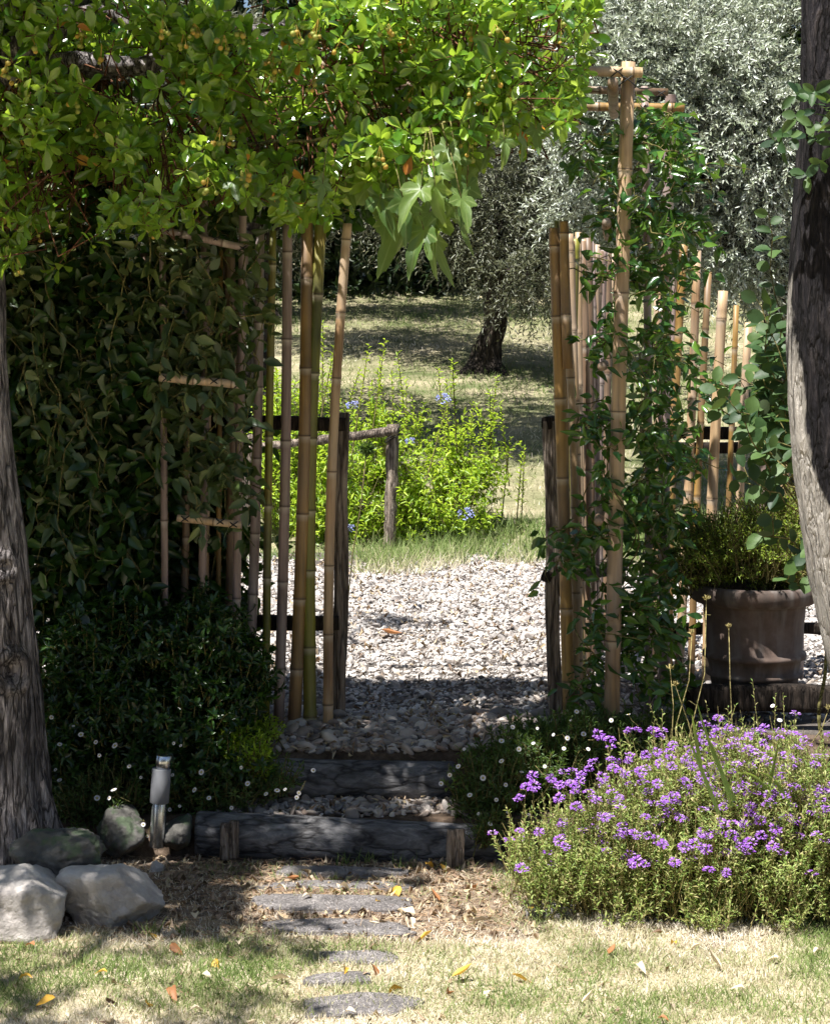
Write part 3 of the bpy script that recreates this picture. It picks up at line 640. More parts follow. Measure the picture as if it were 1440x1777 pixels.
# pergola / arch of bamboo over the path
pg = thing('bamboo_pergola', P(1062, 1245, 6.7), 'bamboo arch over the path, thick lashed posts at right, top rails running into the tree', 'pergola')
pole(pg, 1090, 108, 1061, 1250, 6.62, 26, 'tan', 201, 'post', taper=.88, node=.40)
pole(pg, 1118, 150, 1124, 1230, 6.98, 14, 'grey', 202, 'post', node=.36)
pole(pg, 1163, 165, 1153, 1200, 7.30, 20, 'grey', 203, 'post', node=.36)
pole(pg, 281, 90, 288, 1240, 6.57, 12, 'grey', 204, 'post', node=.3)
pole(pg, 350, 130, 342, 1220, 6.62, 14, 'grey', 205, 'post', node=.3)
pole(pg, 425, 160, 408, 1200, 6.62, 14, 'grey', 206, 'post', node=.3)
for i, (x0, y0, x1, y1, D, wd, k) in enumerate([(270, 108, 1113, 126, 6.585, 18, 'tan'), (300, 140, 1158, 160, 6.94, 13, 'dark'), (330, 180, 1186, 187, 7.26, 15, 'gold')]):
    culm((P(x0, y0, D), P(x1, y1, D)), wd / F * D / 2, 'top_rail', B[k], pg, 220 + i, True, 1.0)
for i, (x0, y0, x1, y1, D, wd) in enumerate([(277, 655, 428, 668, 6.40, 15), (308, 899, 418, 911, 6.44, 13), (276, 398, 434, 432, 6.46, 13)]):
    culm((P(x1, y1, D), P(x0, y0, D)), wd / F * D / 2, 'rung', B['grey' if i == 2 else 'tan'], pg, 230 + i, True, 1.0, node=.13)
    cord(pg, x0 + 14, y0 + 1, D, wd / F * D / 2, 1); cord(pg, x1 - 12, y1 - 1, D, wd / F * D / 2, 1); cord(pg, (x0 + x1) / 2 + 20, (y0 + y1) / 2, D, wd / F * D / 2, 1)
for i, (x, y) in enumerate([(1063, 143), (1052, 386), (1044, 636), (1038, 905)]):
    a = P(x, y, 6.45); b_ = P(x, y, 6.45) + np.array([.10 if i else .1, .9, 0]); culm((b_, a), .0185 if i == 0 else .016, 'rung', B['dark'], pg, 240 + i, True, 1.0)
cord(pg, 1070, 126, 6.585, .021, 1); cord(pg, 1086, 140, 6.60, .03, 2); cord(pg, 1146, 163, 6.94, .016, 1)

# right gate-like screen, seen at a slant
rs_ = thing('bamboo_screen', P(975, 1240, 6.9), 'slanting bamboo screen right of the gravel path, golden canes crowded close behind a dark post', 'bamboo screen')
rg = np.random.default_rng(31)
for i in range(19):
    f = i / 18; D = 6.88 + f * 1.75; x = 962 + f * 96 + rg.normal(0, 2); xb = 986 + f * 62 + rg.normal(0, 2)
    ztop = 2.17 - .05 * rg.uniform(); py0 = HZ - (ztop - CAMZ) / D * F
    k = ['gold', 'green', 'tan', 'gold', 'dark', 'tan'][i % 6] if i < 9 else ['grey', 'dark', 'tan', 'dark'][i % 4]
    pole(rs_, x, py0, xb, 1230, D, rg.uniform(10, 19) * (6.9 / D) if i else 21, 'gold' if i == 0 else k, 300 + i, node=.26)
culm((P(985, 640, 6.84), P(978, 384, 6.84)), .019, 'cane_offcut', B['gold'], rs_, 399)
timber('post', P(963, 1250, 6.97), P(954, 731, 6.97), .054, .05, M['wood'], rs_, 5)
timber('rail', P(950, 1000, 6.95), P(1080, 985, 8.5), .05, .045, M['wood_dark'], rs_, 6)
timber('rail', P(950, 736, 6.95), P(1080, 720, 8.5), .05, .045, M['wood_dark'], rs_, 7)

rf = thing('bamboo_fence', P(1220, 1178, 7.8), 'bamboo fence behind the terracotta pot, its tan canes stepping down in height to the right', 'fence')
for i, a in enumerate([(1186, 424, 1160, 1140, 15, 'gold'), (1209, 435, 1178, 1137, 15, 'tan'), (1229, 472, 1200, 1137, 12, 'gold'), (1254, 505, 1228, 1140, 18, 'tan'), (1277, 530, 1253, 1140, 10, 'gold'), (1298, 560, 1277, 1140, 14, 'tan'), (1141, 480, 1128, 1140, 14, 'tan'), (1170, 470, 1146, 1140, 11, 'grey'), (1337, 590, 1316, 1140, 14, 'grey'), (1372, 610, 1350, 1140, 14, 'tan'), (1405, 620, 1388, 1140, 14, 'grey')]):
    pole(rf, a[0], a[1], a[2], a[3], 7.75, a[4], a[5], 400 + i, node=.33)
timber('rail', P(1110, 750, 7.83), P(1560, 750, 7.83), .055, .045, M['wood_dark'], rf, 8)
timber('rail', P(1110, 776, 8.0), P(1560, 776, 8.0), .05, .045, M['wood_dark'], rf, 9)
timber('rail', P(1110, 1090, 7.83), P(1560, 1090, 7.83), .05, .045, M['wood_dark'], rf, 10)

# far handrail
hr = thing('wooden_handrail', P(677, 940, 12.9), 'low weathered round-pole rail with one upright post, in front of the lime green bush', 'railing')
def roundpole(name, a, b_, r, m_, parent, seed):
    g = np.random.default_rng(seed); mb = MB(); a = np.array(a); b_ = np.array(b_); tt = np.linspace(0, 1, 20)[:, None]
    p = a + (b_ - a) * tt + g.normal(0, .0025, (20, 3)); mb.tube(p, r * (1 + .06 * g.normal(0, 1, 20)), 14); return mb.build(name, m_, parent)
roundpole('post', P(676, 960, 12.7), P(682, 736, 12.7), .044, M['wood'], hr, 1)
roundpole('rail', P(420, 780, 12.6), P(690, 748, 12.6), .031, M['wood'], hr, 2)
roundpole('post', P(430, 960, 12.7), P(430, 755, 12.7), .044, M['wood'], hr, 3)
mb = MB()
for dz in (0, .03, -.02):
    th = np.linspace(0, 2 * np.pi, 20); q = P(682, 755, 12.7); mb.tube(np.stack([q[0] + .05 * np.cos(th), q[1] + .05 * np.sin(th), q[2] + dz + .03 * np.cos(th)], -1), .005, 4, False)
mb.build('wire', M['cord'], hr)

# ------------------------------------------------------------ right tree trunk
D1 = 5.6
edge = [(1330, 1500), (1250, 1470), (1150, 1441), (1100, 1428), (1000, 1405), (900, 1388), (800, 1375), (700, 1368), (600, 1366), (450, 1372), (300, 1380), (150, 1390), (0, 1392), (-250, 1400), (-500, 1430)]
cen, rad = [], []
for py, ex in edge:
    r = np.interp(py, [-500, 0, 600, 1300], [.06, .09, .11, .145]); p = P(ex, py, D1); cen.append([p[0] + r, D1, p[2]]); rad.append(r)
cen[0][2] = -.03
rt = thing('two_tone_tree', (cen[0][0], D1, 0), 'leaning trunk at the right edge, pale bark on its left side, blackish on the right', 'tree')
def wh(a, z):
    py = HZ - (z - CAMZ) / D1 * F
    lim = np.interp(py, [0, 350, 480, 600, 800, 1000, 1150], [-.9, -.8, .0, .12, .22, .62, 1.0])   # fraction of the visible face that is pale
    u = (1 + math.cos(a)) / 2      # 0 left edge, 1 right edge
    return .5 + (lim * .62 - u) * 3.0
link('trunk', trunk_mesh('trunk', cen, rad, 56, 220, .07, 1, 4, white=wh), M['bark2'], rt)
rg = np.random.default_rng(41); endp = np.array(cen[-1])
def br(a, b_, r0, r1, k=9):
    tb = MB(); rnd_tube(tb, a, b_, r0, r1, .09, k, rg, 6); tb.build('branch', M['bark2'], rt)
for tg in [(1.9, 5.9, 4.6), (2.4, 5.0, 4.4), (1.5, 5.2, 4.9), (2.6, 6.2, 3.9)]: br(endp, tg, .04, .008)
br(P(1400, 345, 5.5), P(1415, 240, 5.38), .009, .004)
br(P(1405, 250, 5.42), P(1372, 180, 5.36), .004, .002)
br(P(1300, 250, 5.5), P(1392, 190, 5.45), .003, .004)

cc = in_ellipsoids([(np.array([2.15, 5.5, 4.45]), np.array([.8, .9, .5]))], 420, rg)[0]
near_t = np.array([P(x, y, 5.36 + rg.uniform(-.05, .08)) for x, y in [(1385, 160), (1412, 158), (1432, 175), (1425, 215), (1408, 235), (1395, 300), (1420, 285), (1438, 250), (1370, 235), (1345, 245), (1437, 205), (1380, 200)]])
ccx = np.vstack([cc, near_t]); axx = nrm(rg.normal(0, .4, ccx.shape) + np.array([-.2, -.6, .3])); p, d, nn = whorls(ccx, axx, 5, 50, 100, rg, .03)
link('crown', leaves_mesh('crown', T_ROUND, p, d, nn, rg.uniform(.035, .062, len(p)), rg.uniform(.022, .034, len(p)), None, .8, rg), M['round'], rt)

# ------------------------------------------------------------ climbers and shrubs
def vine_thing(name, loc, label, cat, stems, T, M_, L, W, step=.028, ns=5, stemr=.003, rng=None, ang=60, side=.08, hang=.3, face=(-.3, -.7, .5)):
    th_ = thing(name, loc, label, cat); mb = MB(); P_, D_, N_ = [], [], []
    for st in stems:
        st = np.asarray(st); mb.tube(st, np.linspace(stemr, stemr * .5, len(st)), 5, False)
        seg = np.linalg.norm(np.diff(st, axis=0), axis=1); s = np.concatenate([[0], np.cumsum(seg)])
        u = np.arange(.01, s[-1], step) + rng.uniform(-.3, .3) * step
        q = np.stack([np.interp(u, s, st[:, k]) for k in range(3)], -1)
        dd = nrm(rng.normal(0, 1, q.shape) * np.array([1, .7, .7]) + np.array([0, -.25, -hang]))
        P_.append(q + dd * .01 + rng.normal(0, side * .2, q.shape)); D_.append(dd); N_.append(nrm(np.array(face) + rng.normal(0, .45, q.shape)))
    P_, D_, N_ = map(np.vstack, (P_, D_, N_))
    link('leaves', leaves_mesh('leaves', T, P_, D_, N_, rng.uniform(*L, len(P_)), rng.uniform(*W, len(P_)), None, .9, rng), M_, th_)
    mb.build('stem', M['stem'] if stemr < .004 else M['twig'], th_); return th_
def wander(a, b_, amp, k, rng, sag=0):
    tt = np.linspace(0, 1, k)[:, None]; a = np.array(a, float); b_ = np.array(b_, float); p = a + (b_ - a) * tt
    for f in (1.3, 2.7, 5.1):
        ph = rng.uniform(0, 6.28, 3); p = p + amp / f * np.sin(tt * f * np.pi * 1.3 + ph) - amp / f * np.sin(ph)
    p[:, 2] -= sag * tt[:, 0] ** 2; return p

# left climber: curtain of dull leaves over the trellis
rg = np.random.default_rng(51); st = []
for i in range(105):
    x = rg.uniform(-120, 425); y0 = rg.uniform(250, 700); ln = rg.uniform(120, 420); y1 = min(y0 + ln, 1060 - max(0, x - 300) * .6)
    if x > 270 and rg.uniform() < .6: continue
    D = rg.uniform(6.45, 6.72); st.append(wander(P(x, y0, D), P(x + rg.normal(10, 30), y1, D - rg.uniform(0, .08)), .05, 14, rg))
for i in range(30):
    x = rg.uniform(300, 420); y0 = rg.uniform(370, 800); st.append(wander(P(x, y0, 6.5), P(x + rg.uniform(-20, 60), y0 + rg.uniform(60, 170), 6.42), .05, 10, rg))
vine_thing('climbing_vine', P(200, 1200, 6.6), 'leafy climber with dull olive oval leaves draped over the bamboo trellis at the left', 'climber', st, T_OVA, M['khaki'], (.042, .082), (.022, .040), .030, rng=rg, hang=.5)
rg = np.random.default_rng(52); st = []
for i in range(620):  # upper fill added behind the crown so its gaps stay dark
    x = rg.uniform(-260, 640); y0 = rg.uniform(-60 if x < 200 else 170, 320); D = rg.uniform(6.82, 6.92); st.append(wander(P(x, y0, D), P(x + rg.normal(0, 50), min(y0 + rg.uniform(60, 170), 345), D), .05, 7, rg))
for i in range(900):
    x = rg.uniform(-200, 400); y0 = rg.uniform(340, 1050); y1 = y0 + rg.uniform(60, 240); D = rg.uniform(6.5, 6.95) if x < 250 else rg.uniform(6.84, 6.95)
    st.append(wander(P(x, y0, D), P(x + rg.normal(0, 40), min(y1, 1180), D), .06, 9, rg))
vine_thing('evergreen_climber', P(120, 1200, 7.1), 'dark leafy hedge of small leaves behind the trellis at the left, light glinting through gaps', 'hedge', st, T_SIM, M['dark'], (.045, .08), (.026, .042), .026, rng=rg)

# jasmine on the right arch
rg = np.random.default_rng(61); st = []
for (x0, y0, x1, y1, D, n) in [(1060, 1240, 1105, 250, 6.62, 2), (1120, 1230, 1130, 170, 6.95, 5), (1155, 1200, 1150, 200, 7.2, 5), (1010, 1240, 1040, 600, 6.66, 2)]:
    for k in range(n):
        ya = y0 - rg.uniform(0, .5) * (y0 - y1); yb = ya - rg.uniform(.25, .6) * (y0 - y1)
        tt = np.linspace(0, 1, 30); base = np.array([P(x0 + (x1 - x0) * ((y0 - y) / (y0 - y1)), y, D) for y in ya + (yb - ya) * tt])
        w_ = rg.uniform(.03, .07); ph = rg.uniform(0, 6.28); base[:, 0] += w_ * np.sin(tt * 14 + ph); base[:, 1] += w_ * np.cos(tt * 14 + ph) - .02; st.append(base)
clumps = [(1140, 215, 40), (1175, 290, 55), (1095, 240, 40), (1060, 300, 40), (1030, 260, 30), (1130, 370, 55), (1185, 390, 40), (1060, 380, 35), (1030, 470, 30), (1100, 460, 35), (1150, 470, 45), (1040, 600, 35), (1150, 610, 45), (1020, 745, 42), (1125, 760, 50), (1165, 780, 45), (1100, 880, 55), (1160, 900, 35), (1030, 930, 60), (990, 960, 30), (1130, 1010, 50), (1120, 1110, 60), (1040, 1090, 45), (1140, 1180, 55), (1010, 1180, 40), (1090, 1050, 40), (1060, 840, 40), (1225, 665, 18)]
for (x, y, r) in clumps:
    for k in range(int(r / 3.6)):
        a = P(x + rg.normal(0, r * .35), y + rg.normal(0, r * .35), rg.uniform(6.55, 6.9)); b_ = a + rg.normal(0, 1, 3) * np.array([.09, .05, .05]) + np.array([.03, -.03, 0]); st.append(wander(a, b_, .02, 6, rg, .03))
vine_thing('jasmine_vine', P(1100, 1240, 6.8), 'glossy green climber twining up the bamboo posts at the right of the path', 'climber', st, T_OVA, M['jas'], (.038, .070), (.017, .030), .025, rng=rg)

# round-leaved shrub beside the right trunk
rg = np.random.default_rng(71); st = []
for (x0, y0, x1, y1) in [(1400, 900, 1330, 400), (1390, 880, 1275, 500), (1400, 860, 1290, 600), (1410, 850, 1250, 690), (1400, 880, 1300, 760), (1410, 860, 1330, 500), (1400, 850, 1345, 620), (1410, 860, 1270, 790), (1400, 1000, 1340, 830), (1420, 900, 1360, 560), (1380, 850, 1300, 530), (1390, 870, 1240, 640), (1430, 1000, 1400, 960), (1400, 780, 1310, 650), (1400, 760, 1330, 700), (1410, 700, 1320, 590), (1410, 830, 1290, 730)]:
    D = rg.uniform(6.0, 6.35); st.append(wander(P(x0, y0, D), P(x1, y1, D - .1), .05, 12, rg))
    st.append(wander(P(x0, y0 - 20, D), P((x0 * .35 + x1 * .65) + rg.normal(0, 25), (y0 * .35 + y1 * .65) + rg.normal(0, 30), D - .05), .05, 8, rg))
rsb = thing('round_leaved_shrub', P(1420, 1290, 6.1), 'shrub with rounded grey green leaves leaning out between the right trunk and the bamboo fence', 'shrub')
mb = MB(); PP, DD, NN = [], [], []
for s_ in st:
    mb.tube(s_, np.linspace(.0035, .0015, len(s_)), 5, False); seg = np.linalg.norm(np.diff(s_, axis=0), axis=1); s = np.concatenate([[0], np.cumsum(seg)])
    u = np.arange(s[-1] * .4, s[-1], .032); q = np.stack([np.interp(u, s, s_[:, k]) for k in range(3)], -1); tng = nrm(s_[-1] - s_[0]); sgn = np.where(np.arange(len(u)) % 2, 1, -1)[:, None]
    sd = nrm(np.cross(tng, [0, -1, .3])); DD.append(nrm(tng * .5 + sd * sgn + rg.normal(0, .3, q.shape))); PP.append(q); NN.append(nrm(np.array([-.2, -.75, .5]) + rg.normal(0, .4, q.shape)))
for q0, q1 in (((1432, 1150), (1420, 1240)), ((1425, 1000), (1432, 1150)), ((1400, 880), (1425, 1010)), ((1420, 1240), (1428, 1300))): rnd_tube(mb, P(*q0, 6.1), P(*q1, 6.1), .006, .006, .04, 6, rg)
PP, DD, NN = map(np.vstack, (PP, DD, NN)); link('leaves', leaves_mesh('leaves', T_ROUND, PP, DD, NN, rg.uniform(.04, .07, len(PP)), rg.uniform(.028, .048, len(PP)), None, .8, rg), M['round'], rsb); mb.build('stem', M['stem'], rsb)

def shrub(name, loc, label, cat, E, nc, T, M_, L, W, n=6, lo=25, hi=80, rng=None, up=.6, surf=.45, stem=M['stem'], sr=.0025, slen=.10, kind='whorl', mask=None, na=.18, face=(0, 0, 0), nstem=None):
    th_ = thing(name, loc, label, cat); c, out = in_ellipsoids(E, nc, rng, surf, na)
    if mask is not None: k = mask(c); c, out = c[k], out[k]
    ax = nrm(out + np.array([0, 0, up]) + np.array(face) + rng.normal(0, .3, c.shape))
    mb = MB()
    if kind == 'whorl': p, d, nn = whorls(c, ax, n, lo, hi, rng, .03)
    else:
        c0 = c - ax * slen * .5; p, d, nn, pl = shoots(c0, ax, slen, n, (lo + hi) / 2, .1, rng)
    sel = np.arange(len(c)) if nstem is None else np.arange(min(nstem, len(c)))
    for i in sel: mb.tube(np.array([c[i] - ax[i] * slen * 1.1 - np.array([0, 0, slen * .3]), c[i] - ax[i] * slen * .5, c[i] + ax[i] * (slen * .5 if kind != 'whorl' else 0)]), [sr, sr * .8, sr * .5], 4, False)
    link('leaves', leaves_mesh('leaves', T, p, d, nn, rng.uniform(*L, len(p)), rng.uniform(*W, len(p)), None, .9, rng), M_, th_)
    mb.build('stem', stem, th_); return th_, c, ax

def E(px, py, D, rx, ry, rz): return (P(px, py, D), np.array([rx / F * D, ry, rz / F * D]))
rg = np.random.default_rng(81)
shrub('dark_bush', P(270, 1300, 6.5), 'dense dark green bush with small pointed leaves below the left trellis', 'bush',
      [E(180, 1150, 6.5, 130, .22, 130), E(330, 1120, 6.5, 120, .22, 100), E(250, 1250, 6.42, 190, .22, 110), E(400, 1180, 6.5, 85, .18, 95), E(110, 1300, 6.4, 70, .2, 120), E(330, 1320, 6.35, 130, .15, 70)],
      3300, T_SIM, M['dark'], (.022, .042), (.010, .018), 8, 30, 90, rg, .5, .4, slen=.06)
rg = np.random.default_rng(82)
shrub('feathery_plant', P(420, 1300, 6.45), 'small bright green feathery plant catching the sun at the foot of the bamboo canes', 'plant',
      [E(385, 1285, 6.45, 70, .14, 40), E(450, 1262, 6.55, 45, .10, 20), E(430, 1310, 6.35, 50, .10, 35)], 620, T_LAN, M['plum'], (.014, .028), (.005, .009), 9, 20, 90, rg, .8, .5, slen=.05)

# daisies: petals + eye in one small mesh, copied
def daisy_meshes(r=.0088):
    n = 16; a = np.arange(n) / n * 2 * np.pi; p = np.zeros((n, 3)); d = np.stack([np.cos(a), np.sin(a), np.full(n, .18)], -1)
    me = leaves_mesh('daisy_petals', T_PET, p + d * r * .25, d, np.tile([0, 0, 1.0], (n, 1)), r * .8, r * .34); me.materials.append(M['white'])
    ey = mesh_np('daisy_eye', IV1 * np.array([r * .34, r * .34, r * .2]) + [0, 0, r * .12], [IF1]); ey.materials.append(M['daisy_eye']); return me, ey
DP, DE = daisy_meshes()
mb = MB(); mb.tube(np.array([[.004, .03, -.05], [0, .008, -.025], [0, 0, 0]]), .0009, 4, False); _o = mb.build('stalk_source', M['stem']); STK = _o.data; bpy.data.objects.remove(_o)
mb = MB(); mb.tube(np.array([[.004, .06, -.15], [0, .02, -.07], [0, 0, 0]]), .0013, 4, False); _o = mb.build('stalk_source', M['stem']); STL = _o.data; bpy.data.objects.remove(_o)
def place(name, me, parent, pos, ax, s, rng):
    o = bpy.data.objects.new(name, me); COL.objects.link(o); o.parent = parent
    o.location = Vector(pos) - (parent.location if parent.parent is None else Vector((0, 0, 0)))
    q = Vector(ax).to_track_quat('Z', 'Y'); o.rotation_mode = 'QUATERNION'; o.rotation_quaternion = q; o.scale = (s, s, s); return o
def daisies(th_, pts, rng, stemlen=.05):
    for q in pts:
        ax = nrm(np.array([-.15, -.8, .7]) + rng.normal(0, .3, 3)); s = rng.uniform(.55, 1.25)
        o = place('flower', DP, th_, q, ax, s, rng)
        e = bpy.data.objects.new('flower_eye', DE); COL.objects.link(e); e.parent = o
        k_ = bpy.data.objects.new('flower_stalk', STK); COL.objects.link(k_); k_.parent = o
rg = np.random.default_rng(83)
dl, c, ax = shrub('daisy_plant', P(200, 1440, 6.3), 'trailing plant with tiny white daisies along the foot of the dark left bush', 'plant',
      [E(170, 1390, 6.25, 100, .12, 70), E(360, 1370, 6.3, 110, .10, 60), E(470, 1350, 6.35, 60, .08, 45)], 900, T_LAN, M['fine'], (.014, .028), (.004, .008), 7, 20, 90, rg, .6, .45, slen=.05)
lst = [(167, 1288), (200, 1294), (173, 1311), (104, 1292), (104, 1354), (97, 1336), (169, 1385), (190, 1385), (245, 1349), (338, 1371), (363, 1385), (312, 1399), (295, 1405), (217, 1417), (249, 1431), (256, 1451), (151, 1471), (302, 1290), (314, 1294), (419, 1332), (462, 1378), (481, 1372), (495, 1370), (515, 1384), (519, 1376), (544, 1337), (401, 1447), (198, 1371), (128, 1260), (90, 1245), (141, 1275), (257, 1495), (268, 1498), (430, 1360), (402, 1402), (350, 1340), (225, 1330), (300, 1345)]
daisies(dl, [P(x, y, 6.13) for x, y in lst], rg)
rg = np.random.default_rng(84)
dr, c, ax = shrub('daisy_bush', P(920, 1440, 6.4), 'low mound of fine foliage dotted with small white daisies right of the steps', 'plant',
      [E(930, 1330, 6.45, 120, .20, 80), E(1000, 1290, 6.55, 120, .18, 60), E(850, 1370, 6.3, 80, .14, 70), E(845, 1435, 6.14, 42, .07, 38), E(1080, 1280, 6.6, 140, .15, 50)], 3300, T_LAN, M['fine'], (.016, .032), (.0035, .007), 7, 15, 90, rg, .7, .4, slen=.06)
lst = [(932, 1264), (870, 1321), (889, 1262), (870, 1286), (877, 1362), (861, 1388), (917, 1414), (978, 1299), (984, 1281), (1012, 1274), (780, 1345), (838, 1350), (795, 1330), (815, 1380), (830, 1412), (786, 1462), (900, 1300), (945, 1330), (850, 1430), (880, 1410), (925, 1290), (990, 1250), (960, 1275), (1020, 1300), (805, 1300), (765, 1360), (1352, 1250), (1340, 1225), (1090, 1240), (905, 1340), (1000, 1235), (1060, 1250)]
daisies(dr, [P(x, y, 6.08 + .2 * (y < 1290)) for x, y in lst], rg)

# purple flower bush
rg = np.random.default_rng(91)
pb = thing('purple_flower_bush', P(1180, 1590, 5.6), 'spreading bush covered with purple flower heads on the right of the lawn', 'flower bush')
Eb = [E(1135, 1470, 5.62, 190, .22, 105), E(1290, 1440, 5.62, 200, .25, 140), E(1430, 1450, 5.55, 130, .25, 135), E(975, 1500, 5.60, 85, .16, 66), E(1150, 1520, 5.52, 260, .15, 70), E(1350, 1520, 5.50, 190, .15, 70), E(1240, 1370, 5.75, 170, .15, 70), E(935, 1565, 5.46, 50, .06, 26), E(1075, 1588, 5.40, 48, .06, 22), E(1235, 1592, 5.37, 60, .07, 26), E(1360, 1585, 5.36, 50, .06, 30)]
c, out = in_ellipsoids(Eb, 6600, rg, .35, .22)
_wl = (rg.uniform(size=len(c)) < .10) & (out[:, 2] > .1); c[_wl] += out[_wl] * rg.uniform(.02, .09, (_wl.sum(), 1))
c[:, 2] = np.maximum(c[:, 2], .03)
ax = nrm(out * .5 + np.array([0, -.1, 1.0]) + rg.normal(0, .22, c.shape))
p, d, nn, _ = shoots(c - ax * .03, ax, rg.uniform(.05, .10, len(c)), 15, 48, .0, rg)
link('leaves', leaves_mesh('leaves', T_LAN, p, d, nn, rg.uniform(.011, .022, len(p)), rg.uniform(.0032, .006, len(p)), None, .5, rg), M['sage'], pb)
mb = MB()
for i in range(len(c)):
    mb.tube(np.array([c[i] - ax[i] * .12, c[i], c[i] + ax[i] * .07]), [.0012, .001, .0006], 3, False)
tp = np.where((out[:, 2] > .25) & (out[:, 1] < .5))[0]; tp = rg.choice(tp, 330, replace=False); Tl = rg.uniform(.07, .17, len(tp)); Ta = nrm(rg.normal(0, .22, (len(tp), 3)) + [-.05, -.1, 1.0])
p, d, nn, _ = shoots(c[tp], Ta, Tl, 16, 40, 0, rg); link('tall_shoots', leaves_mesh('tall_shoots', T_LAN, p, d, nn, rg.uniform(.008, .017, len(p)), rg.uniform(.0025, .0045, len(p)), None, .5, rg), M['sage'], pb); TIP = c[tp] + Ta * Tl[:, None]
for i in range(len(tp)): mb.tube(np.array([c[tp[i]] - Ta[i] * .04, TIP[i]]), [.0011, .0007], 3, False)
mb.build('stem', M['straw'], pb)
def head_mesh(seed):
    g = np.random.default_rng(seed); n = 46; a = g.uniform(0, 6.28, n); r = np.sqrt(g.uniform(0, 1, n)) * .013
    p = np.stack([r * np.cos(a), r * np.sin(a), .007 * (1 - (r / .013) ** 2) + g.normal(0, .0015, n)], -1)
    d = nrm(np.stack([np.cos(a), np.sin(a), g.uniform(-.1, .6, n)], -1)); me = leaves_mesh('flower_head', T_PET, p, d, np.tile([0, 0, 1.0], (n, 1)) + g.normal(0, .3, (n, 3)), g.uniform(.005, .011, n), g.uniform(.003, .006, n)); me.materials.append(M['purple']); return me
HM = [head_mesh(s) for s in range(5)]
lst = [(1038, 1276), (1058, 1284), (1090, 1268), (1105, 1267), (1222, 1258), (1241, 1262), (1246, 1247), (1263, 1263), (1219, 1282), (1244, 1273), (1284, 1293), (1300, 1278), (1324, 1266), (1395, 1283), (1324, 1289), (1340, 1282), (1168, 1293), (924, 1347), (925, 1363), (955, 1350), (958, 1355), (914, 1366), (901, 1386), (1030, 1322), (1022, 1335), (1008, 1345), (990, 1360), (1005, 1357), (972, 1362), (1000, 1372), (970, 1386), (902, 1442), (935, 1445), (970, 1458), (905, 1508), (1045, 1350), (1065, 1334), (1085, 1345), (1110, 1340), (1120, 1310), (1140, 1306), (1060, 1318), (1090, 1320), (1145, 1324), (1165, 1330), (1190, 1318), (1210, 1300), (1200, 1330), (1140, 1360), (1165, 1387), (1155, 1390), (1120, 1418), (1080, 1448), (1100, 1448), (1125, 1452), (1140, 1460), (1150, 1465), (1095, 1500), (1105, 1495), (1118, 1500), (1170, 1498), (1230, 1510), (1260, 1515), (1185, 1470), (1205, 1465), (1220, 1450), (1075, 1385), (1035, 1390), (1240, 1380), (1255, 1400), (1250, 1425), (1270, 1450), (1285, 1470), (1300, 1462), (1320, 1450), (1345, 1440), (1365, 1420), (1380, 1425), (1395, 1385), (1335, 1380), (1365, 1375), (1390, 1365), (1425, 1375), (1300, 1400), (1320, 1425), (1340, 1470), (1290, 1372), (1215, 1350), (1190, 1360), (1270, 1340), (1410, 1330), (1430, 1405), (1225, 1475), (980, 1470), (1000, 1400), (1050, 1420), (1180, 1420), (1290, 1430)]
c2, out2 = in_ellipsoids(Eb, 9000, rg, .12, .22)
_pxy = []
for k, (x, y) in enumerate(lst[:99]):
    D = np.interp(y, [1250, 1350, 1520], [5.80, 5.50, 5.30]); q = P(x, y, D); a_ = nrm(np.array([-.05, -.45, .9]) + rg.normal(0, .22, 3))
    o = place('flower_head', HM[k % 5], pb, q, a_, rg.uniform(.75, 1.2), rg); k_ = bpy.data.objects.new('flower_stalk', STL); COL.objects.link(k_); k_.parent = o
extra = MB(); k = 0; eV = []; 
for i in range(len(c2)):
    x, y = PX(c2[i]); 
    if out2[i][1] > .1 or not (905 < x < 1480 and 1290 < y < 1510) or rg.uniform() > np.interp(y, [1300, 1380, 1510], [.40, .26, .08]): continue
    eV.append(c2[i] + out2[i] * rg.uniform(-.01, .05)); 
    if len(eV) > 240: break
eV = np.vstack([np.array(eV), TIP[::3]]); n = 22
a = rg.uniform(0, 6.28, (len(eV), n)); r = np.sqrt(rg.uniform(0, 1, (len(eV), n))) * .012
p = eV[:, None] + np.stack([r * np.cos(a), r * np.sin(a) * .8, .006 * (1 - (r / .013) ** 2) + .006 * np.sin(a) * .5], -1); d = np.stack([np.cos(a), np.sin(a), rg.uniform(0, .6, a.shape)], -1)
o = link('flower_heads', leaves_mesh('flower_heads', T_PET, p.reshape(-1, 3), d.reshape(-1, 3), np.tile([0, -.4, 1.0], (d.shape[0] * n, 1)), rg.uniform(.006, .011, d.shape[0] * n), .005), M['purple'], pb); tag(o, kind='stuff')

# pot with shrub
D = 7.0; prof = [(0, 1197, 70), (0, 1197, 71), (0, 1192, 73), (0, 1172, 76), (0, 1169, 83), (0, 1163, 83), (0, 1161, 77), (0, 1140, 81), (0, 1138, 89), (0, 1131, 89), (0, 1127, 82), (0, 1080, 85), (0, 1050, 88), (0, 1046, 90), (0, 1043, 102), (0, 1038, 109), (0, 1026, 112), (0, 1016, 111), (0, 1012, 106), (0, 1013, 92), (0, 1030, 88), (0, 1030, 10)]
pc = P(1308, 1197, D); pot = thing('terracotta_pot', pc, 'large aged terracotta pot with raised bands standing in front of the bamboo fence', 'plant pot')
th = np.arange(72) / 72 * 2 * np.pi; V = []
for _, y, r in prof:
    z = CAMZ - (y - HZ) / F * D; rr = r / F * D; V.append(np.stack([pc[0] + rr * np.cos(th), pc[1] + rr * np.sin(th), np.full(72, z)], -1))
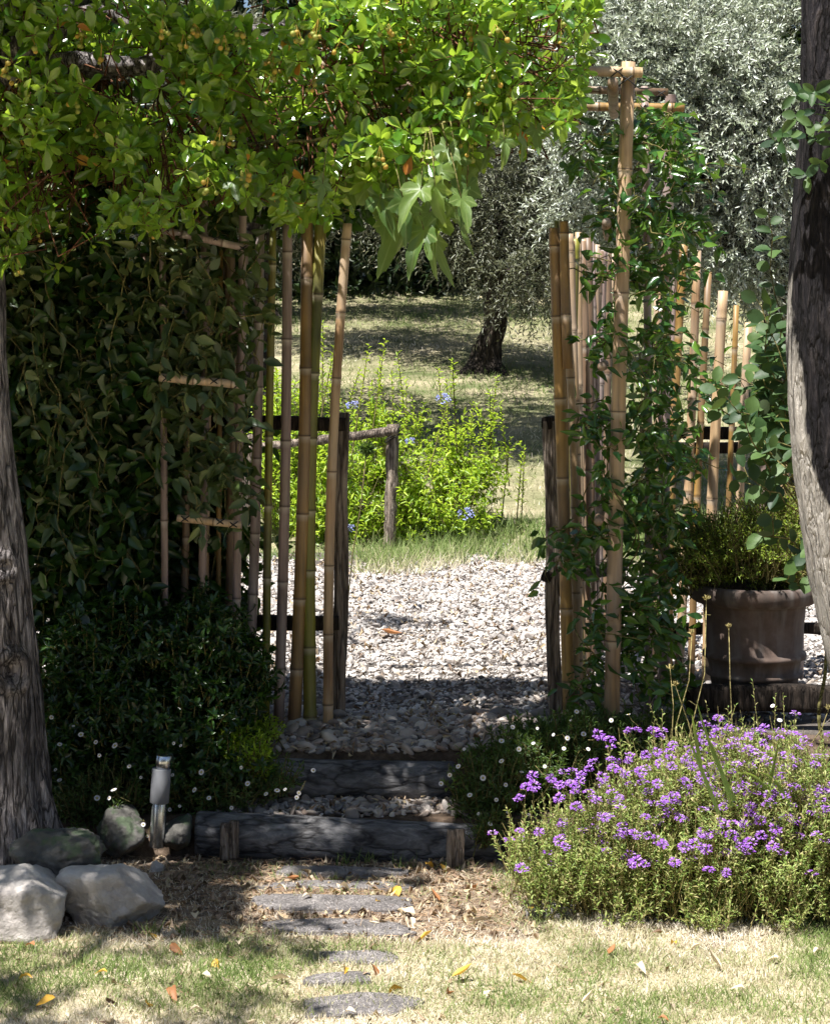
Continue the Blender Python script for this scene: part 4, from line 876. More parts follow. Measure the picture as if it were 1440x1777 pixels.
k = len(V); V = np.vstack(V); i, j = np.meshgrid(np.arange(k - 1), np.arange(72), indexing='ij'); j2 = (j + 1) % 72
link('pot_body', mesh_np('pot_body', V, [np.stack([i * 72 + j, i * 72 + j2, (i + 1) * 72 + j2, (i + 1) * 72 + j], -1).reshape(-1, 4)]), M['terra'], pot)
link('potting_soil', mesh_np('potting_soil', np.vstack([np.stack([pc[0] + .185 * np.cos(th), pc[1] + .185 * np.sin(th), np.full(72, CAMZ - (1026 - HZ) / F * D)], -1), [[pc[0], pc[1], CAMZ - (1020 - HZ) / F * D]]]), [np.stack([np.arange(72), (np.arange(72) + 1) % 72, np.full(72, 72)], -1)]), M['bed_soil'], pot)
rg = np.random.default_rng(95)
shrub('potted_shrub', P(1300, 1015, 7.0), 'feathery fine-leaved shrub growing in the terracotta pot', 'shrub',
      [E(1300, 955, 7.0, 105, .2, 48), E(1215, 975, 6.95, 55, .12, 36), E(1240, 940, 7.0, 60, .12, 42), E(1350, 920, 7.05, 75, .12, 60), E(1390, 970, 7.0, 60, .14, 50)], 3600, T_LAN, M['potleaf'], (.011, .024), (.0035, .0065), 9, 20, 80, rg, .7, .4, slen=.09, kind='shoot', na=.4)

# ground edge beam under the pot
bm_ = timber('timber_sleeper', P(1190, 1212, 6.80), P(1700, 1212, 6.80), .10, .06, M['wood_dark'], None, 12); tag(bm_, 'dark timber edging beam lying under the terracotta pot', 'timber beam')
# a flat stone pad so the pot stands on something
def rockm(name, c, r, seed, M_, parent=None, flat=0, planes=16, rough=.05, rot=0):
    g = np.random.default_rng(seed); d = IV4; nrmls = rand_dirs(planes, g); off = g.uniform(.70, 1.0, planes); sup = (np.abs(d) ** 4.5).sum(1) ** (-1 / 4.5)
    dots = d @ nrmls.T; rr = np.min(np.where(dots > .05, off[None] / np.maximum(dots, .05), 9), 1); rr = np.minimum(rr, sup)
    V = d * rr[:, None]; nn = np.array([noise.fractal(Vector(v * 2.6 + seed), 1.0, 2.0, 5) for v in V]); V = V * (1 + rough * nn)[:, None]
    nn = np.array([noise.noise(Vector(v * 11 + seed)) for v in V]); V *= (1 + rough * .5 * nn)[:, None]
    V = V * np.array(r); cr, sr_ = math.cos(rot), math.sin(rot); V = V @ np.array([[cr, sr_, 0], [-sr_, cr, 0], [0, 0, 1]])
    return link(name, mesh_np(name, V + np.array(c), [IF4], True), M_, parent)
IV4, IF4 = ico(5)
def rock(label, px0, px1, py0, py1, D, seed, M_, dy=.13, rough=.06, rot=0, name='rock', planes=15):
    c = P((px0 + px1) / 2, (py0 + py1) / 2, D); r = ((px1 - px0) / 2 / F * D * 1.12, dy, (py1 - py0) / 2 / F * D * 1.12)
    return tag(rockm(name, c, r, seed, M_, None, 0, planes, rough, rot), label, 'rock')
rock('large pale limestone rock at the bottom left, half cut by the frame', -70, 118, 1512, 1640, 5.4, 3, M['rock'], .14)
rock('pale squarish rock with a sunlit top beside the big left rock', 112, 276, 1506, 1606, 5.5, 12, M['rock'], .11)
rock('dark lichen-covered rock leaning on the tree foot above the pale rocks', 28, 168, 1450, 1530, 5.62, 5, M['rock_dark'], .10, .12)
rock('dark grey boulder under the bush, left of the steel light', 172, 248, 1404, 1480, 6.13, 8, M['rock_dark'], .09)
rock('grey rock between the steel light and the lower step log', 288, 330, 1418, 1475, 6.15, 9, M['rock_dark'], .08)
rock('small grey stone in the litter below the steel light', 262, 284, 1495, 1518, 6.0, 14, M['rock'], .025)
# slates
SL = []
def slate(label, cx_, y0, y1, w, seed, th_=.008, tilt=0):
    D = F * CAMZ / ((y0 + y1) / 2 - HZ); Da = F * CAMZ / (y1 - HZ); Db = F * CAMZ / (y0 - HZ); g = np.random.default_rng(seed)
    cx0 = X(cx_, D); rx = w / 2 / F * D; ry = (Db - Da) / 2; n = 72; a = np.arange(n) / n * 2 * np.pi
    SL.append((cx0, D, rx, ry)); q_ = g.uniform(3.5, 8); e = (np.abs(np.cos(a)) ** q_ + np.abs(np.sin(a)) ** q_) ** (-1 / q_) * (1 + .10 * np.sin(a + seed * 2.1) + .10 * np.sin(a * 2 + seed) + .08 * np.sin(a * 3 + seed * 3.3) + .05 * np.sin(a * 5 + seed * 2) + .03 * np.sin(a * 13 + seed) + g.normal(0, .02, n))
    rings = [(1.0, -.02), (1.0, th_ * .3), (.985, th_ * .45), (1.0, th_ * .6), (.98, th_), (.8, th_ + .001), (.5, th_ + .002), (.2, th_ + .001)]; V = []
    for s, z in rings: V.append(np.stack([cx0 + rx * e * s * np.cos(a), D + ry * e * s * np.sin(a), np.full(n, z) + .002 * np.sin(a * 4 + s * 9) + tilt * np.cos(a) * s], -1))
    k = len(V); V = np.vstack(V + [[[cx0, D, th_]]]); i, j = np.meshgrid(np.arange(k - 1), np.arange(n), indexing='ij'); j2 = (j + 1) % n
    Q = np.stack([i * n + j, i * n + j2, (i + 1) * n + j2, (i + 1) * n + j], -1).reshape(-1, 4); jj = np.arange(n)
    V[:, 2] += gh(V[:, 0], V[:, 1]); return tag(link('stepping_stone', mesh_np('stepping_stone', V, [Q, np.stack([(k - 1) * n + jj, (k - 1) * n + (jj + 1) % n, np.full(n, k * n)], -1)]), M['slate']), label, 'stepping stone', 'slate stepping stones leading to the steps')
slate('narrow half-buried slate nearest the lower step log', 575, 1531, 1545, 235, 1)
slate('long clean purple-grey slate, second stone from the steps', 588, 1563, 1590, 250, 2, .016)
slate('long slate with a shaded left tip, third stone from the steps', 590, 1607, 1630, 240, 3, .012)
slate('short slate almost hidden by grass, fourth stone from the steps', 620, 1656, 1674, 130, 4)
slate('thin slate sliver in pale dry grass, fifth stone from the steps', 590, 1697, 1712, 110, 5, .012)
slate('slate at the bottom edge of the picture, nearest the viewer', 620, 1732, 1768, 190, 6)
slate('small loose slate at the left foot of the purple bush', 955, 1572, 1596, 80, 7, .03, .01)
slate('dark flat slate lying against the right end of the lower step log', 600, 1508, 1522, 200, 8, .015)

# step logs
def steplog(label, a, b_, r, seed):
    th_ = thing('step_log', (np.array(a) + np.array(b_)) / 2, label, 'step'); g = np.random.default_rng(seed); a = np.array(a); b_ = np.array(b_); k = 90; n = 40
    tt = np.linspace(0, 1, k); V = []
    for i, t_ in enumerate(tt):
        c_ = a + (b_ - a) * t_; e = 1 if 0 < i < k - 1 else .94
        aa = np.arange(n) / n * 2 * np.pi
        rr = r * e * np.array([1 + .06 * noise.noise(Vector((c_[0] * 3, math.cos(q) * 1.5 + seed, math.sin(q) * 1.5))) + .03 * noise.noise(Vector((c_[0] * 14, math.cos(q) * 5, math.sin(q) * 5))) for q in aa])
        V.append(np.stack([np.full(n, c_[0]), c_[1] + rr * np.cos(aa), c_[2] + rr * np.sin(aa)], -1))
    V = np.vstack(V + [a[None], b_[None]]); i, j = np.meshgrid(np.arange(k - 1), np.arange(n), indexing='ij'); j2 = (j + 1) % n; jj = np.arange(n)
    Q = np.stack([i * n + j, (i + 1) * n + j, (i + 1) * n + j2, i * n + j2], -1).reshape(-1, 4)
    link('log', mesh_np('log', V, [Q, np.vstack([np.stack([jj, (jj + 1) % n, np.full(n, k * n)], -1), np.stack([(k - 1) * n + (jj + 1) % n, (k - 1) * n + jj, np.full(n, k * n + 1)], -1)])]), M['log'], th_); return th_
l1 = steplog('lower dark round log forming the first step, held by two wooden pegs', P(342, 1448, 6.20), P(868, 1472, 6.20), .076, 1)
for x, y0, y1 in ((390, 1428, 1492), (406, 1424, 1490), (782, 1440, 1505), (797, 1438, 1503)):
    timber('peg', P(x, y1, 6.07), P(x + 1, y0, 6.085), .032, .03, M['wood'], l1, x)
steplog('upper dark round log forming the second step below the gravel', P(440, 1352, 6.49), P(790, 1358, 6.49), .072, 2)

# bollard light
bo = thing('garden_light', P(276, 1465, 6.10), 'short brushed steel bollard light with grey sleeve, standing in front of the dark bush', 'garden light')
def cyl(name, y0, y1, x0, x1, r, m_, D=6.10):
    mb = MB(); a = P(x1, y1, D); b_ = P(x0, y0, D); r = r / F * D; t_ = np.array([0, .01, .02, .5, .98, .99, 1])[:, None]
    mb.tube(a + (b_ - a) * t_, r * np.array([.9, .97, 1, 1, 1, .97, .9]), 48); return mb.build(name, m_, bo)
cyl('lower_tube', 1392, 1470, 277, 273, 13, M['steel']); cyl('sleeve', 1333, 1393, 281, 277, 16.5, M['sleeve']); cyl('cap', 1310, 1334, 285, 283, 13.5, M['steel'])

# ------------------------------------------------------------ mid and far plants
rg = np.random.default_rng(101)
Ep = [E(560, 850, 13.1, 150, .5, 95), E(760, 860, 13.1, 105, .45, 75), E(670, 780, 13.2, 75, .35, 90), E(800, 800, 13.1, 60, .3, 70), E(500, 760, 13.3, 90, .4, 110), E(840, 790, 13.1, 45, .25, 60), E(620, 900, 12.95, 120, .3, 45), E(780, 905, 12.95, 95, .3, 40)]
pl, c, ax = shrub('plumbago_bush', P(690, 940, 13.0), 'sunlit lime green bush with upright shoots and a few pale blue flowers behind the rail', 'bush',
      Ep, 1250, T_SIM, M['plum'], (.030, .060), (.012, .022), 13, 35, 75, rg, .9, .4, slen=.22, kind='shoot')
tall = [(640, 600), (668, 590), (690, 615), (655, 640), (705, 660), (625, 640), (760, 640), (785, 625), (790, 650), (775, 660), (862, 655), (850, 680), (868, 700), (575, 620), (560, 560), (580, 600), (645, 665), (680, 650), (735, 700), (820, 700), (885, 760), (910, 775), (905, 790), (590, 690), (715, 690), (660, 620), (480, 700), (520, 680), (550, 640)]
cc = np.array([P(x, y, 13.1 + rg.normal(0, .15)) for x, y in tall]); axt = nrm(np.array([0, 0, 1.0]) + rg.normal(0, .12, cc.shape)); Lt = rg.uniform(.35, .5, len(cc))
p, d, nn, _ = shoots(cc - axt * Lt[:, None], axt, Lt, 34, 50, 0, rg); link('shoots', leaves_mesh('shoots', T_SIM, p, d, nn, rg.uniform(.022, .05, len(p)), rg.uniform(.010, .018, len(p)), None, .5, rg), M['plum'], pl)
mb = MB()
for i in range(len(cc)): mb.tube(np.array([cc[i] - axt[i] * Lt[i] * 1.6, cc[i] - axt[i] * Lt[i] * .5, cc[i]]), [.005, .004, .002], 4, False)
mb.build('shoot_stem', M['stem'], pl)
def plum_head(seed):
    g = np.random.default_rng(seed); n = 60; d0 = rand_dirs(n, g); d0[:, 2] = np.abs(d0[:, 2]) * .6; p = d0 * .05; me = leaves_mesh('blue_flower', T_PET, p, nrm(d0 + g.normal(0, .4, d0.shape)), rand_dirs(n, g), g.uniform(.015, .028, n), .016); me.materials.append(M['blue']); return me
HB = [plum_head(s) for s in range(2)]
for k, (x, y) in enumerate([(612, 704), (769, 693), (712, 766), (808, 893), (606, 918), (532, 930)]): place('blue_flower', HB[k % 2], pl, P(x, y, 12.72), (0, -.6, .8), [.7, .8, .55, .9, .65, .65, .4, .4, .4][k], rg)

# olives
def olive(label, base, crownE, nsh, M_, seed, trunk_r=.17, slen=.22, Lr=(.035, .06), limbs=None, droop=.25, mask=None, name='olive_tree', nl=16, th_lean=(0, 0)):
    g = np.random.default_rng(seed); bz = float(gh(base[0], base[1])); th_ = thing(name, (base[0], base[1], bz), label, 'tree')
    h = base[2]; cen = [(base[0], base[1], bz - .1), (base[0] + .03, base[1], bz + .25), (base[0] + .06 + th_lean[0] * .5, base[1], bz + h * .5), (base[0] + th_lean[0], base[1], bz + h)]
    link('trunk', trunk_mesh('trunk', cen, [trunk_r * 1.25, trunk_r, trunk_r * .8, trunk_r * .7], 36, 70, .16, 1.5, seed, flare=1.3), M['bark_olive'], th_)
    c, out = in_ellipsoids(crownE, nsh, g, .5, .2)
    if mask is not None: k = mask(c); c, out = c[k], out[k]
    ax = nrm(out * .8 + g.normal(0, .5, c.shape) + np.array([0, -.1, -.05])); sl = g.uniform(.6, 1.3, len(c)) * slen
    p, d, nn, _ = shoots(c, ax, sl, nl, 40, droop, g)
    link('crown', leaves_mesh('crown', T_LAN, p, d, nn * .6 + np.array([-.35, -.5, .35]) + g.normal(0, .4, nn.shape), g.uniform(*Lr, len(p)), g.uniform(.010, .016, len(p)), None, .5, g), M_, th_)
    mb = MB(); tp = np.array(cen[-1])
    for (ce, re) in crownE: rnd_tube(mb, tp, ce, trunk_r * .5, .015, .12, 10, g, 7, -.05)
    for i in range(len(c)):
        if i % 2 == 0: q = c[i]; e_ = q + ax[i] * sl[i]; e_[2] -= droop * sl[i]; mb.tube(np.array([q - ax[i] * .1, q + ax[i] * sl[i] * .5 - [0, 0, droop * .25 * sl[i]], e_]), [.003, .0022, .0012], 3, False)
    mb.build('branch', M['bark_olive'], th_); return th_
# large silver olive, upper right
OX = X(1330, 13.2)
olive('big silvery olive tree in full sun filling the upper right behind the arch', (OX + .4, 13.6, 1.5),
      [E(1180, 120, 13.2, 230, .7, 150), E(1040, 200, 13.0, 110, .4, 120), E(1330, 230, 13.0, 160, .6, 170), E(1120, 330, 13.4, 170, .5, 120), E(1290, 420, 13.2, 120, .5, 100), E(1400, 60, 13.3, 140, .7, 150), E(1060, 40, 13.6, 150, .5, 130), E(1480, 330, 13.3, 130, .6, 200)],
      8600, M['olive'], 111, .16, .20, mask=lambda c: (fbm(c[:, 0] * 1.0, c[:, 2], 3.2, 3) > -.75))
# olive whose trunk stands on the slope in the centre
olive('olive tree with dark gnarled trunk standing on the grass slope in the centre', (X(838, 18.8), 18.8, .95),
      [E(870, 380, 18.6, 160, .9, 110), E(960, 450, 18.3, 90, .7, 90), E(740, 330, 18.8, 150, .9, 90), E(880, 240, 18.8, 200, 1.0, 130), E(1050, 300, 18.8, 130, .8, 130), E(900, 480, 17.9, 90, .4, 60)],
      2900, M['olive_dim'], 112, .135, .26, (.05, .075), droop=.7, th_lean=(.12, 0))
# olives to the left and right that are mostly hidden; they throw the shade on the slope
olive('olive tree mostly hidden behind the left trellis', (X(395, 16.0), 16.0, 1.6), [E(420, 260, 16, 230, 1.2, 150), E(600, 250, 15.5, 130, 1.0, 120), E(250, 320, 15.6, 200, 1.0, 120), E(730, 150, 15.8, 130, 1.2, 130), E(800, 120, 14.6, 90, .5, 90)], 2800, M['olive_dim'], 113, .14, .26, (.05, .075), droop=.5)
olive('olive tree on the slope behind the bamboo fence at the right', (X(1345, 17.0), 17.0, 1.0), [E(1330, 440, 17, 150, .8, 110), E(1250, 380, 17.2, 150, .8, 110)], 900, M['olive_dim'], 114, .17, .26, (.05, .075), droop=.4)
for i, (px_, D_, cy, rx_, ry_, sh, lab) in enumerate([
    (230, 13.6, 190, 250, .8, 1500, 'olive tree behind the climber, first of the row on the slope'), (500, 19.3, 215, 170, .9, 1700, 'olive tree higher on the slope behind the green bamboo canes'),
    (640, 21.6, 240, 190, .8, 1700, 'olive tree at the top of the slope left of the central trunk'), (330, 21.5, 300, 190, .9, 1300, 'olive tree at the top of the slope behind the left trellis'), (620, 14.6, 60, 130, .7, 1000, 'olive branches reaching over the slope above the rail post')]):
    olive(lab, (X(px_ - 190, D_), D_ + .3, 1.9), [E(px_, cy, D_, rx_, ry_, 95), E(px_ + 90, cy - 90, D_ + .2, rx_ * .8, ry_, 90)], sh, M['olive_dim'], 120 + i, .12, .26, (.05, .08), droop=.3)
# dark evergreens
# dark evergreen trees at the back
for i, (x, D, rx, lab) in enumerate([(560, 24.0, 260, 'dark evergreen tree at the back of the slope, behind the green canes'), (800, 24.6, 260, 'dark evergreen tree behind the central olive trunk'), (1040, 24.0, 260, 'dark evergreen tree at the back, behind the slanting screen'), (1290, 24.6, 270, 'dark evergreen tree at the back, behind the big silvery olive'), (300, 24.6, 280, 'dark evergreen tree at the back behind the left trellis'), (40, 23.8, 260, 'dark evergreen tree at the back beyond the grey left trunk'), (1530, 23.8, 280, 'dark evergreen tree at the back beyond the right trunk')]):
    g = np.random.default_rng(200 + i); bp = P(x, 545, D); bz = float(gh(bp[0], D)); tr = thing('evergreen_tree', (bp[0], D, bz), lab, 'tree', 'dark evergreen trees closing the back')
    link('trunk', trunk_mesh('trunk', [(bp[0], D + .6, bz - .1), (bp[0] + .05, D + .6, bz + 1.2), (bp[0], D + .6, bz + 2.6)], [.16, .13, .1], 20, 24, .1, 1, i), M['bark_olive'], tr)
    Ec = [E(x, 420, D, rx, 1.1, 150), E(x + 40, 200, D, rx * .95, 1.2, 190), E(x - 40, -20, D + .2, rx * .9, 1.2, 190), E(x, -180, D + .3, rx * .7, 1.0, 150), E(x, 520, D - .1, rx * .8, .6, 60)]
    c, out = in_ellipsoids(Ec, 1900, g, .3, .2); ax = nrm(out + g.normal(0, .4, c.shape)); p, d, nn = whorls(c, ax, 9, 20, 95, g, .12)
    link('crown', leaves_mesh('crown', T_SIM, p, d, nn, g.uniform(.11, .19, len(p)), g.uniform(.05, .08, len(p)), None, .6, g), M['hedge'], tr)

g = np.random.default_rng(400); hz_ = thing('added_sky_blocking_hedge', (0, -5.5, 0), 'tall dark evergreen hedge closing the garden behind the viewer', 'hedge')  # added out of view to hold back skylight from behind the camera
n = 9000; c = np.stack([g.uniform(-9, 9, n), -5.5 + g.uniform(-.5, .5, n), g.uniform(.05, 4.8, n)], -1); p, d, nn = whorls(c, nrm(g.normal(0, .5, c.shape) + [0, .9, .3]), 6, 20, 95, g, .1)
link('foliage', leaves_mesh('foliage', T_SIM, p, d, nn, g.uniform(.10, .2, len(p)), g.uniform(.06, .1, len(p)), None, .6, g), M['hedge'], hz_)
# ------------------------------------------------------------ gravel, grass, litter (uncountable)
def scatter_stones(name, n, xr, yr, sz, M_, seed, mask=None, sub=1, smooth=False, lift=.0):
    g = np.random.default_rng(seed); x = g.uniform(*xr, n); y = yr[0] + (yr[1] - yr[0]) * g.uniform(0, 1, n) ** .8
    k = np.ones(n, bool) if mask is None else mask(x, y, g); x, y = x[k], y[k]; n = len(x)
    IV, IF = (IV1, IF1) if sub == 1 else (IV2, IF2); kv = len(IV)
    s = np.exp(g.normal(0, .33, n)) * sz; S = np.stack([s * g.uniform(.8, 1.5, n), s * g.uniform(.7, 1.1, n), s * g.uniform(.3, .6, n)], -1)
    jit = 1 + g.uniform(-.22, .22, (n, kv, 1)) if sub == 1 else 1 + g.uniform(-.05, .05, (n, kv, 1))
    V = IV[None] * jit * S[:, None]; a = g.uniform(0, 6.28, n); t = g.normal(0, .5, n); t2 = g.normal(0, .5, n)
    ca, sa, ct, st_ = np.cos(a), np.sin(a), np.cos(t), np.sin(t)
    x1 = V[..., 0] * ct[:, None] - V[..., 2] * st_[:, None]; z1 = V[..., 0] * st_[:, None] + V[..., 2] * ct[:, None]
    c2_, s2_ = np.cos(t2), np.sin(t2); y1 = V[..., 1] * c2_[:, None] - z1 * s2_[:, None]; z2 = V[..., 1] * s2_[:, None] + z1 * c2_[:, None]
    W = np.stack([x1 * ca[:, None] - y1 * sa[:, None] + x[:, None], x1 * sa[:, None] + y1 * ca[:, None] + y[:, None], z2 + (gh(x, y) + lift + s * g.uniform(0, .5, n))[:, None]], -1)
    Fc = (IF[None] + (np.arange(n) * kv)[:, None, None]).reshape(-1, 3); me = mesh_np(name, W.reshape(-1, 3), [Fc], smooth)
    return tag(link(name, me, M_), kind='stuff')
inview = lambda x, y, m_=.25: np.abs(x) < .235 * y + m_
o = scatter_stones('gravel', 104000, (-3.3, 3.3), (6.95, 12.9), .0098, M['chips'], 1, lambda x, y, g: inview(x, y) & (y < 12.2 + .5 * np.sin(x * 3) + g.normal(0, .15, len(x))) & ((g.uniform(size=len(x)) < 1.3 - .5 * (y - 6.9) / 6)))
tag(o, 'pale stone chippings covering the path between the bamboo screens', 'gravel')
o = scatter_stones('pebbles', 8000, (-1.1, .85), (6.52, 7.1), .0145, M['cobbles'], 2, lambda x, y, g: (y > 6.56) & (y < 7.02 + g.normal(0, .05, len(x))), 2, True)
tag(o, 'rounded grey pebbles at the top of the steps', 'pebbles')
o = scatter_stones('tread_pebbles', 900, (-.72, .3), (6.27, 6.46), .013, M['cobbles'], 3, None, 2, True)
tag(o, 'small stones and debris on the tread between the two step logs', 'pebbles')

def blades(name, n, xr, yr, hgt, wid, dry, M_, seed, mask=None, lean=.35, label=None, flat=0):
    g = np.random.default_rng(seed); x = g.uniform(*xr, n); y = yr[0] + (yr[1] - yr[0]) * g.uniform(0, 1, n)
    k = inview(x, y, .3)
    if mask is not None: k &= mask(x, y, g)
    x, y = x[k], y[k]; n = len(x); v = np.clip(dry(x, y) + g.normal(0, .2, n), 0, 1)
    p = np.stack([x, y, gh(x, y) - .002 + (g.uniform(0, .012, n) if flat else 0)], -1); d = nrm(np.stack([g.normal(0, lean, n), g.normal(0, lean, n), np.full(n, 1.0 if not flat else .08)], -1))
    nn = nrm(rand_dirs(n, g) * .8 + np.array([-.2, -.5, .5])); h = g.uniform(.5, 1.2, n) * hgt * (1.1 - .5 * v if not flat else 1)
    return tag(link(name, leaves_mesh(name, T_BLADE, p, d, nn, h, g.uniform(.6, 1.2, n) * wid, v, 1.0, g), M_), label, 'grass', kind='stuff')
def off_slate(x, y, g):
    k = np.ones(len(x), bool)
    for cx0, D_, rx, ry in SL: k &= (((x - cx0) / rx / .93) ** 4 + ((y - D_) / ry / .85) ** 4 > 1) | (g.uniform(size=len(x)) < .28)
    return k
def lawn_dry(x, y):
    b = .55 + .62 * fbm(x, y * 2.0, 3.2, 7) + .28 * fbm(x, y * 1.5, 10, 8)
    return b + np.where(y > 5.25, .25, 0) * np.where(x < .35, 1, 0)
litter_zone = lambda x, y: np.clip((y - 5.22) / .2, 0, 1) * np.clip((.42 - x) / .2, 0, 1)
blades('lawn_grass', 120000, (-1.7, 1.7), (4.45, 6.1), .034, .0030, lawn_dry, M['grass'], 11, lambda x, y, g: off_slate(x, y, g) & (g.uniform(size=len(x)) > .86 * litter_zone(x, y)), .65, 'short patchy lawn, green tufts among bleached dry grass')
blades('dry_needles', 16000, (-1.4, .75), (4.5, 6.16), .045, .0022, lambda x, y: .45 + .3 * fbm(x, y, 6, 3), M['needles'], 12, lambda x, y, g: (off_slate(x, y, g) | (g.uniform(size=len(x)) < .25)) & (g.uniform(size=len(x)) < .12 + litter_zone(x, y)), 1.0, 'brown dry needles and straw littering the ground before the steps', 1)
blades('slope_grass', 95000, (-6.5, 6.5), (12.0, 24.5), .075, .007, lambda x, y: .34 + .55 * fbm(x, y, 1.6, 5) - np.where(y < 14, .35 * (14 - y), 0), M['grass'], 13, lambda x, y, g: g.uniform(size=len(x)) < np.where(y < 12.9, .9, .75), .6, 'dry mown grass on the slope beyond the gravel')
def tuft(x, y): return (y < 13.3) & (y > 11.6 + .8 * fbm(x, y * .3, 3.5, 15)) & (fbm(x, y, 7, 16) > -.35 * (y - 11.4))
blades('tall_grass', 15000, (-.4, 3.4), (11.3, 13.4), .16, .006, lambda x, y: .12 + .25 * fbm(x, y, 3, 6) + np.clip((12.1 - y) * .9, 0, .6), M['grass'], 14, lambda x, y, g: tuft(x, y) & (x > X(620, 12)), .5, 'longer green grass fringe where the gravel meets the slope')

g = np.random.default_rng(300); n = 3400; x = g.uniform(-1.4, .75, n); y = g.uniform(4.6, 6.14, n); k = g.uniform(size=n) < .06 + .9 * litter_zone(x, y); x, y = x[k], y[k]
x = np.concatenate([x, g.uniform(-.7, .3, 420), g.uniform(-1.6, 1.8, 2600)]); y = np.concatenate([y, g.uniform(6.28, 6.95, 420), g.uniform(6.8, 12.4, 2600)]); n = len(x); d_ = g.normal(0, 1, (n, 3)) * [1, 1, .25]
tag(link('leaf_litter', leaves_mesh('leaf_litter', T_OVA, np.stack([x, y, gh(x, y) + np.where(y > 6.2, .022, .008)], -1), d_, nrm(g.normal(0, .35, (n, 3)) + [0, 0, 1.0]), g.uniform(.012, .034, n), g.uniform(.006, .016, n), None, 4.0, g), leaf_mat('leaf_litter', [(.09, .06, .04), (.20, .13, .085), (.34, .24, .16), (.50, .41, .29), (.14, .10, .075), (.42, .33, .2)], (.3, .18, .06), .1, .7)), 'crumbled brown leaf litter over the ground before the steps', 'leaf litter', kind='stuff')
# fallen leaves
g = np.random.default_rng(301); lm_ = []
for k in range(4):
    me = leaves_mesh('fallen_leaf', T_OVA, np.zeros((1, 3)), np.array([[1.0, 0, 0]]), np.array([[g.normal(0, .2), g.normal(0, .2), 1.0]]), .046 + .007 * k, .023 + .002 * k, None, 0, g)
    co = np.zeros(len(me.vertices) * 3, np.float32); me.vertices.foreach_get('co', co); co = co.reshape(-1, 3); co[:, 2] += .5 * co[:, 1] ** 2 * 30 - .0 + .010 * np.sin(co[:, 0] * 60 + k); me.vertices.foreach_set('co', co.ravel()); me.update(); lm_.append(me)
LM = []
for nm, cs in (('yellow', [(.68, .46, .08), (.62, .36, .05)]), ('bleached', [(.62, .50, .34), (.66, .56, .40)]), ('russet', [(.42, .18, .06), (.34, .15, .06)])):
    LM.append((nm, leaf_mat('fallen_' + nm, cs, cs[0], .2, .6)))
fl = [(696, 1563, 0), (650, 1568, 0), (750, 1621, 0), (785, 1690, 0), (700, 1714, 0), (594, 1681, 0), (641, 1679, 2), (467, 1650, 1), (415, 1643, 1), (185, 1684, 0), (93, 1726, 0), (375, 1665, 0), (350, 1690, 1), (712, 1595, 1), (720, 1587, 1), (640, 1601, 1), (1172, 1637, 0), (1107, 1679, 1), (1215, 1642, 1), (1056, 1657, 2), (852, 1709, 1), (776, 1718, 2), (890, 1690, 0), (1250, 1680, 1), (1425, 1651, 1), (915, 1578, 0), (970, 1573, 0), (762, 1563, 2), (540, 1560, 1), (590, 1545, 1), (500, 1700, 1), (430, 1770, 1), (330, 1745, 1), (300, 1713, 2), (250, 1738, 0), (190, 1765, 1), (35, 1690, 0), (60, 1640, 2), (300, 1640, 2), (260, 1620, 0), (600, 1755, 1), (1290, 1720, 1), (1350, 1670, 1), (1010, 1730, 1), (1140, 1760, 2), (740, 1500, 0), (762, 1498, 0), (520, 1520, 2), (480, 1540, 1), (830, 1535, 2), (690, 1540, 0), (560, 1590, 2), (250, 1565, 2), (340, 1600, 1), (845, 1600, 1)]
for k, (x, y, t_) in enumerate(fl):
    D = F * (CAMZ - .02) / (y - HZ); q = P(x, y, D); nm, mm = LM[t_]; me = lm_[k % 4].copy(); me.materials.clear(); me.materials.append(mm)
    o = bpy.data.objects.new('fallen_leaf', me); COL.objects.link(o); o.location = (q[0], q[1], float(gh(q[0], q[1])) + .016); o.rotation_euler = (g.normal(0, .35), g.normal(0, .35), g.uniform(0, 6.28))
    s = g.uniform(.65, 1.1); o.scale = (s, s, s)
    tag(o, {'yellow': 'curled yellow leaf fallen on the dry lawn', 'bleached': 'pale bleached leaf fallen on the dry lawn', 'russet': 'small russet brown leaf fallen on the dry lawn'}[nm], 'fallen leaf', nm + ' leaves scattered over the lawn')
q = P(662, 1111, 8.85); me = lm_[3].copy(); me.materials.clear(); me.materials.append(LM[2][1]); o = bpy.data.objects.new('fallen_leaf', me); COL.objects.link(o); o.location = (q[0], q[1], .345); o.scale = (1.5, 1.6, 1.5); tag(o, 'orange brown leaf lying alone on the pale gravel', 'fallen leaf')

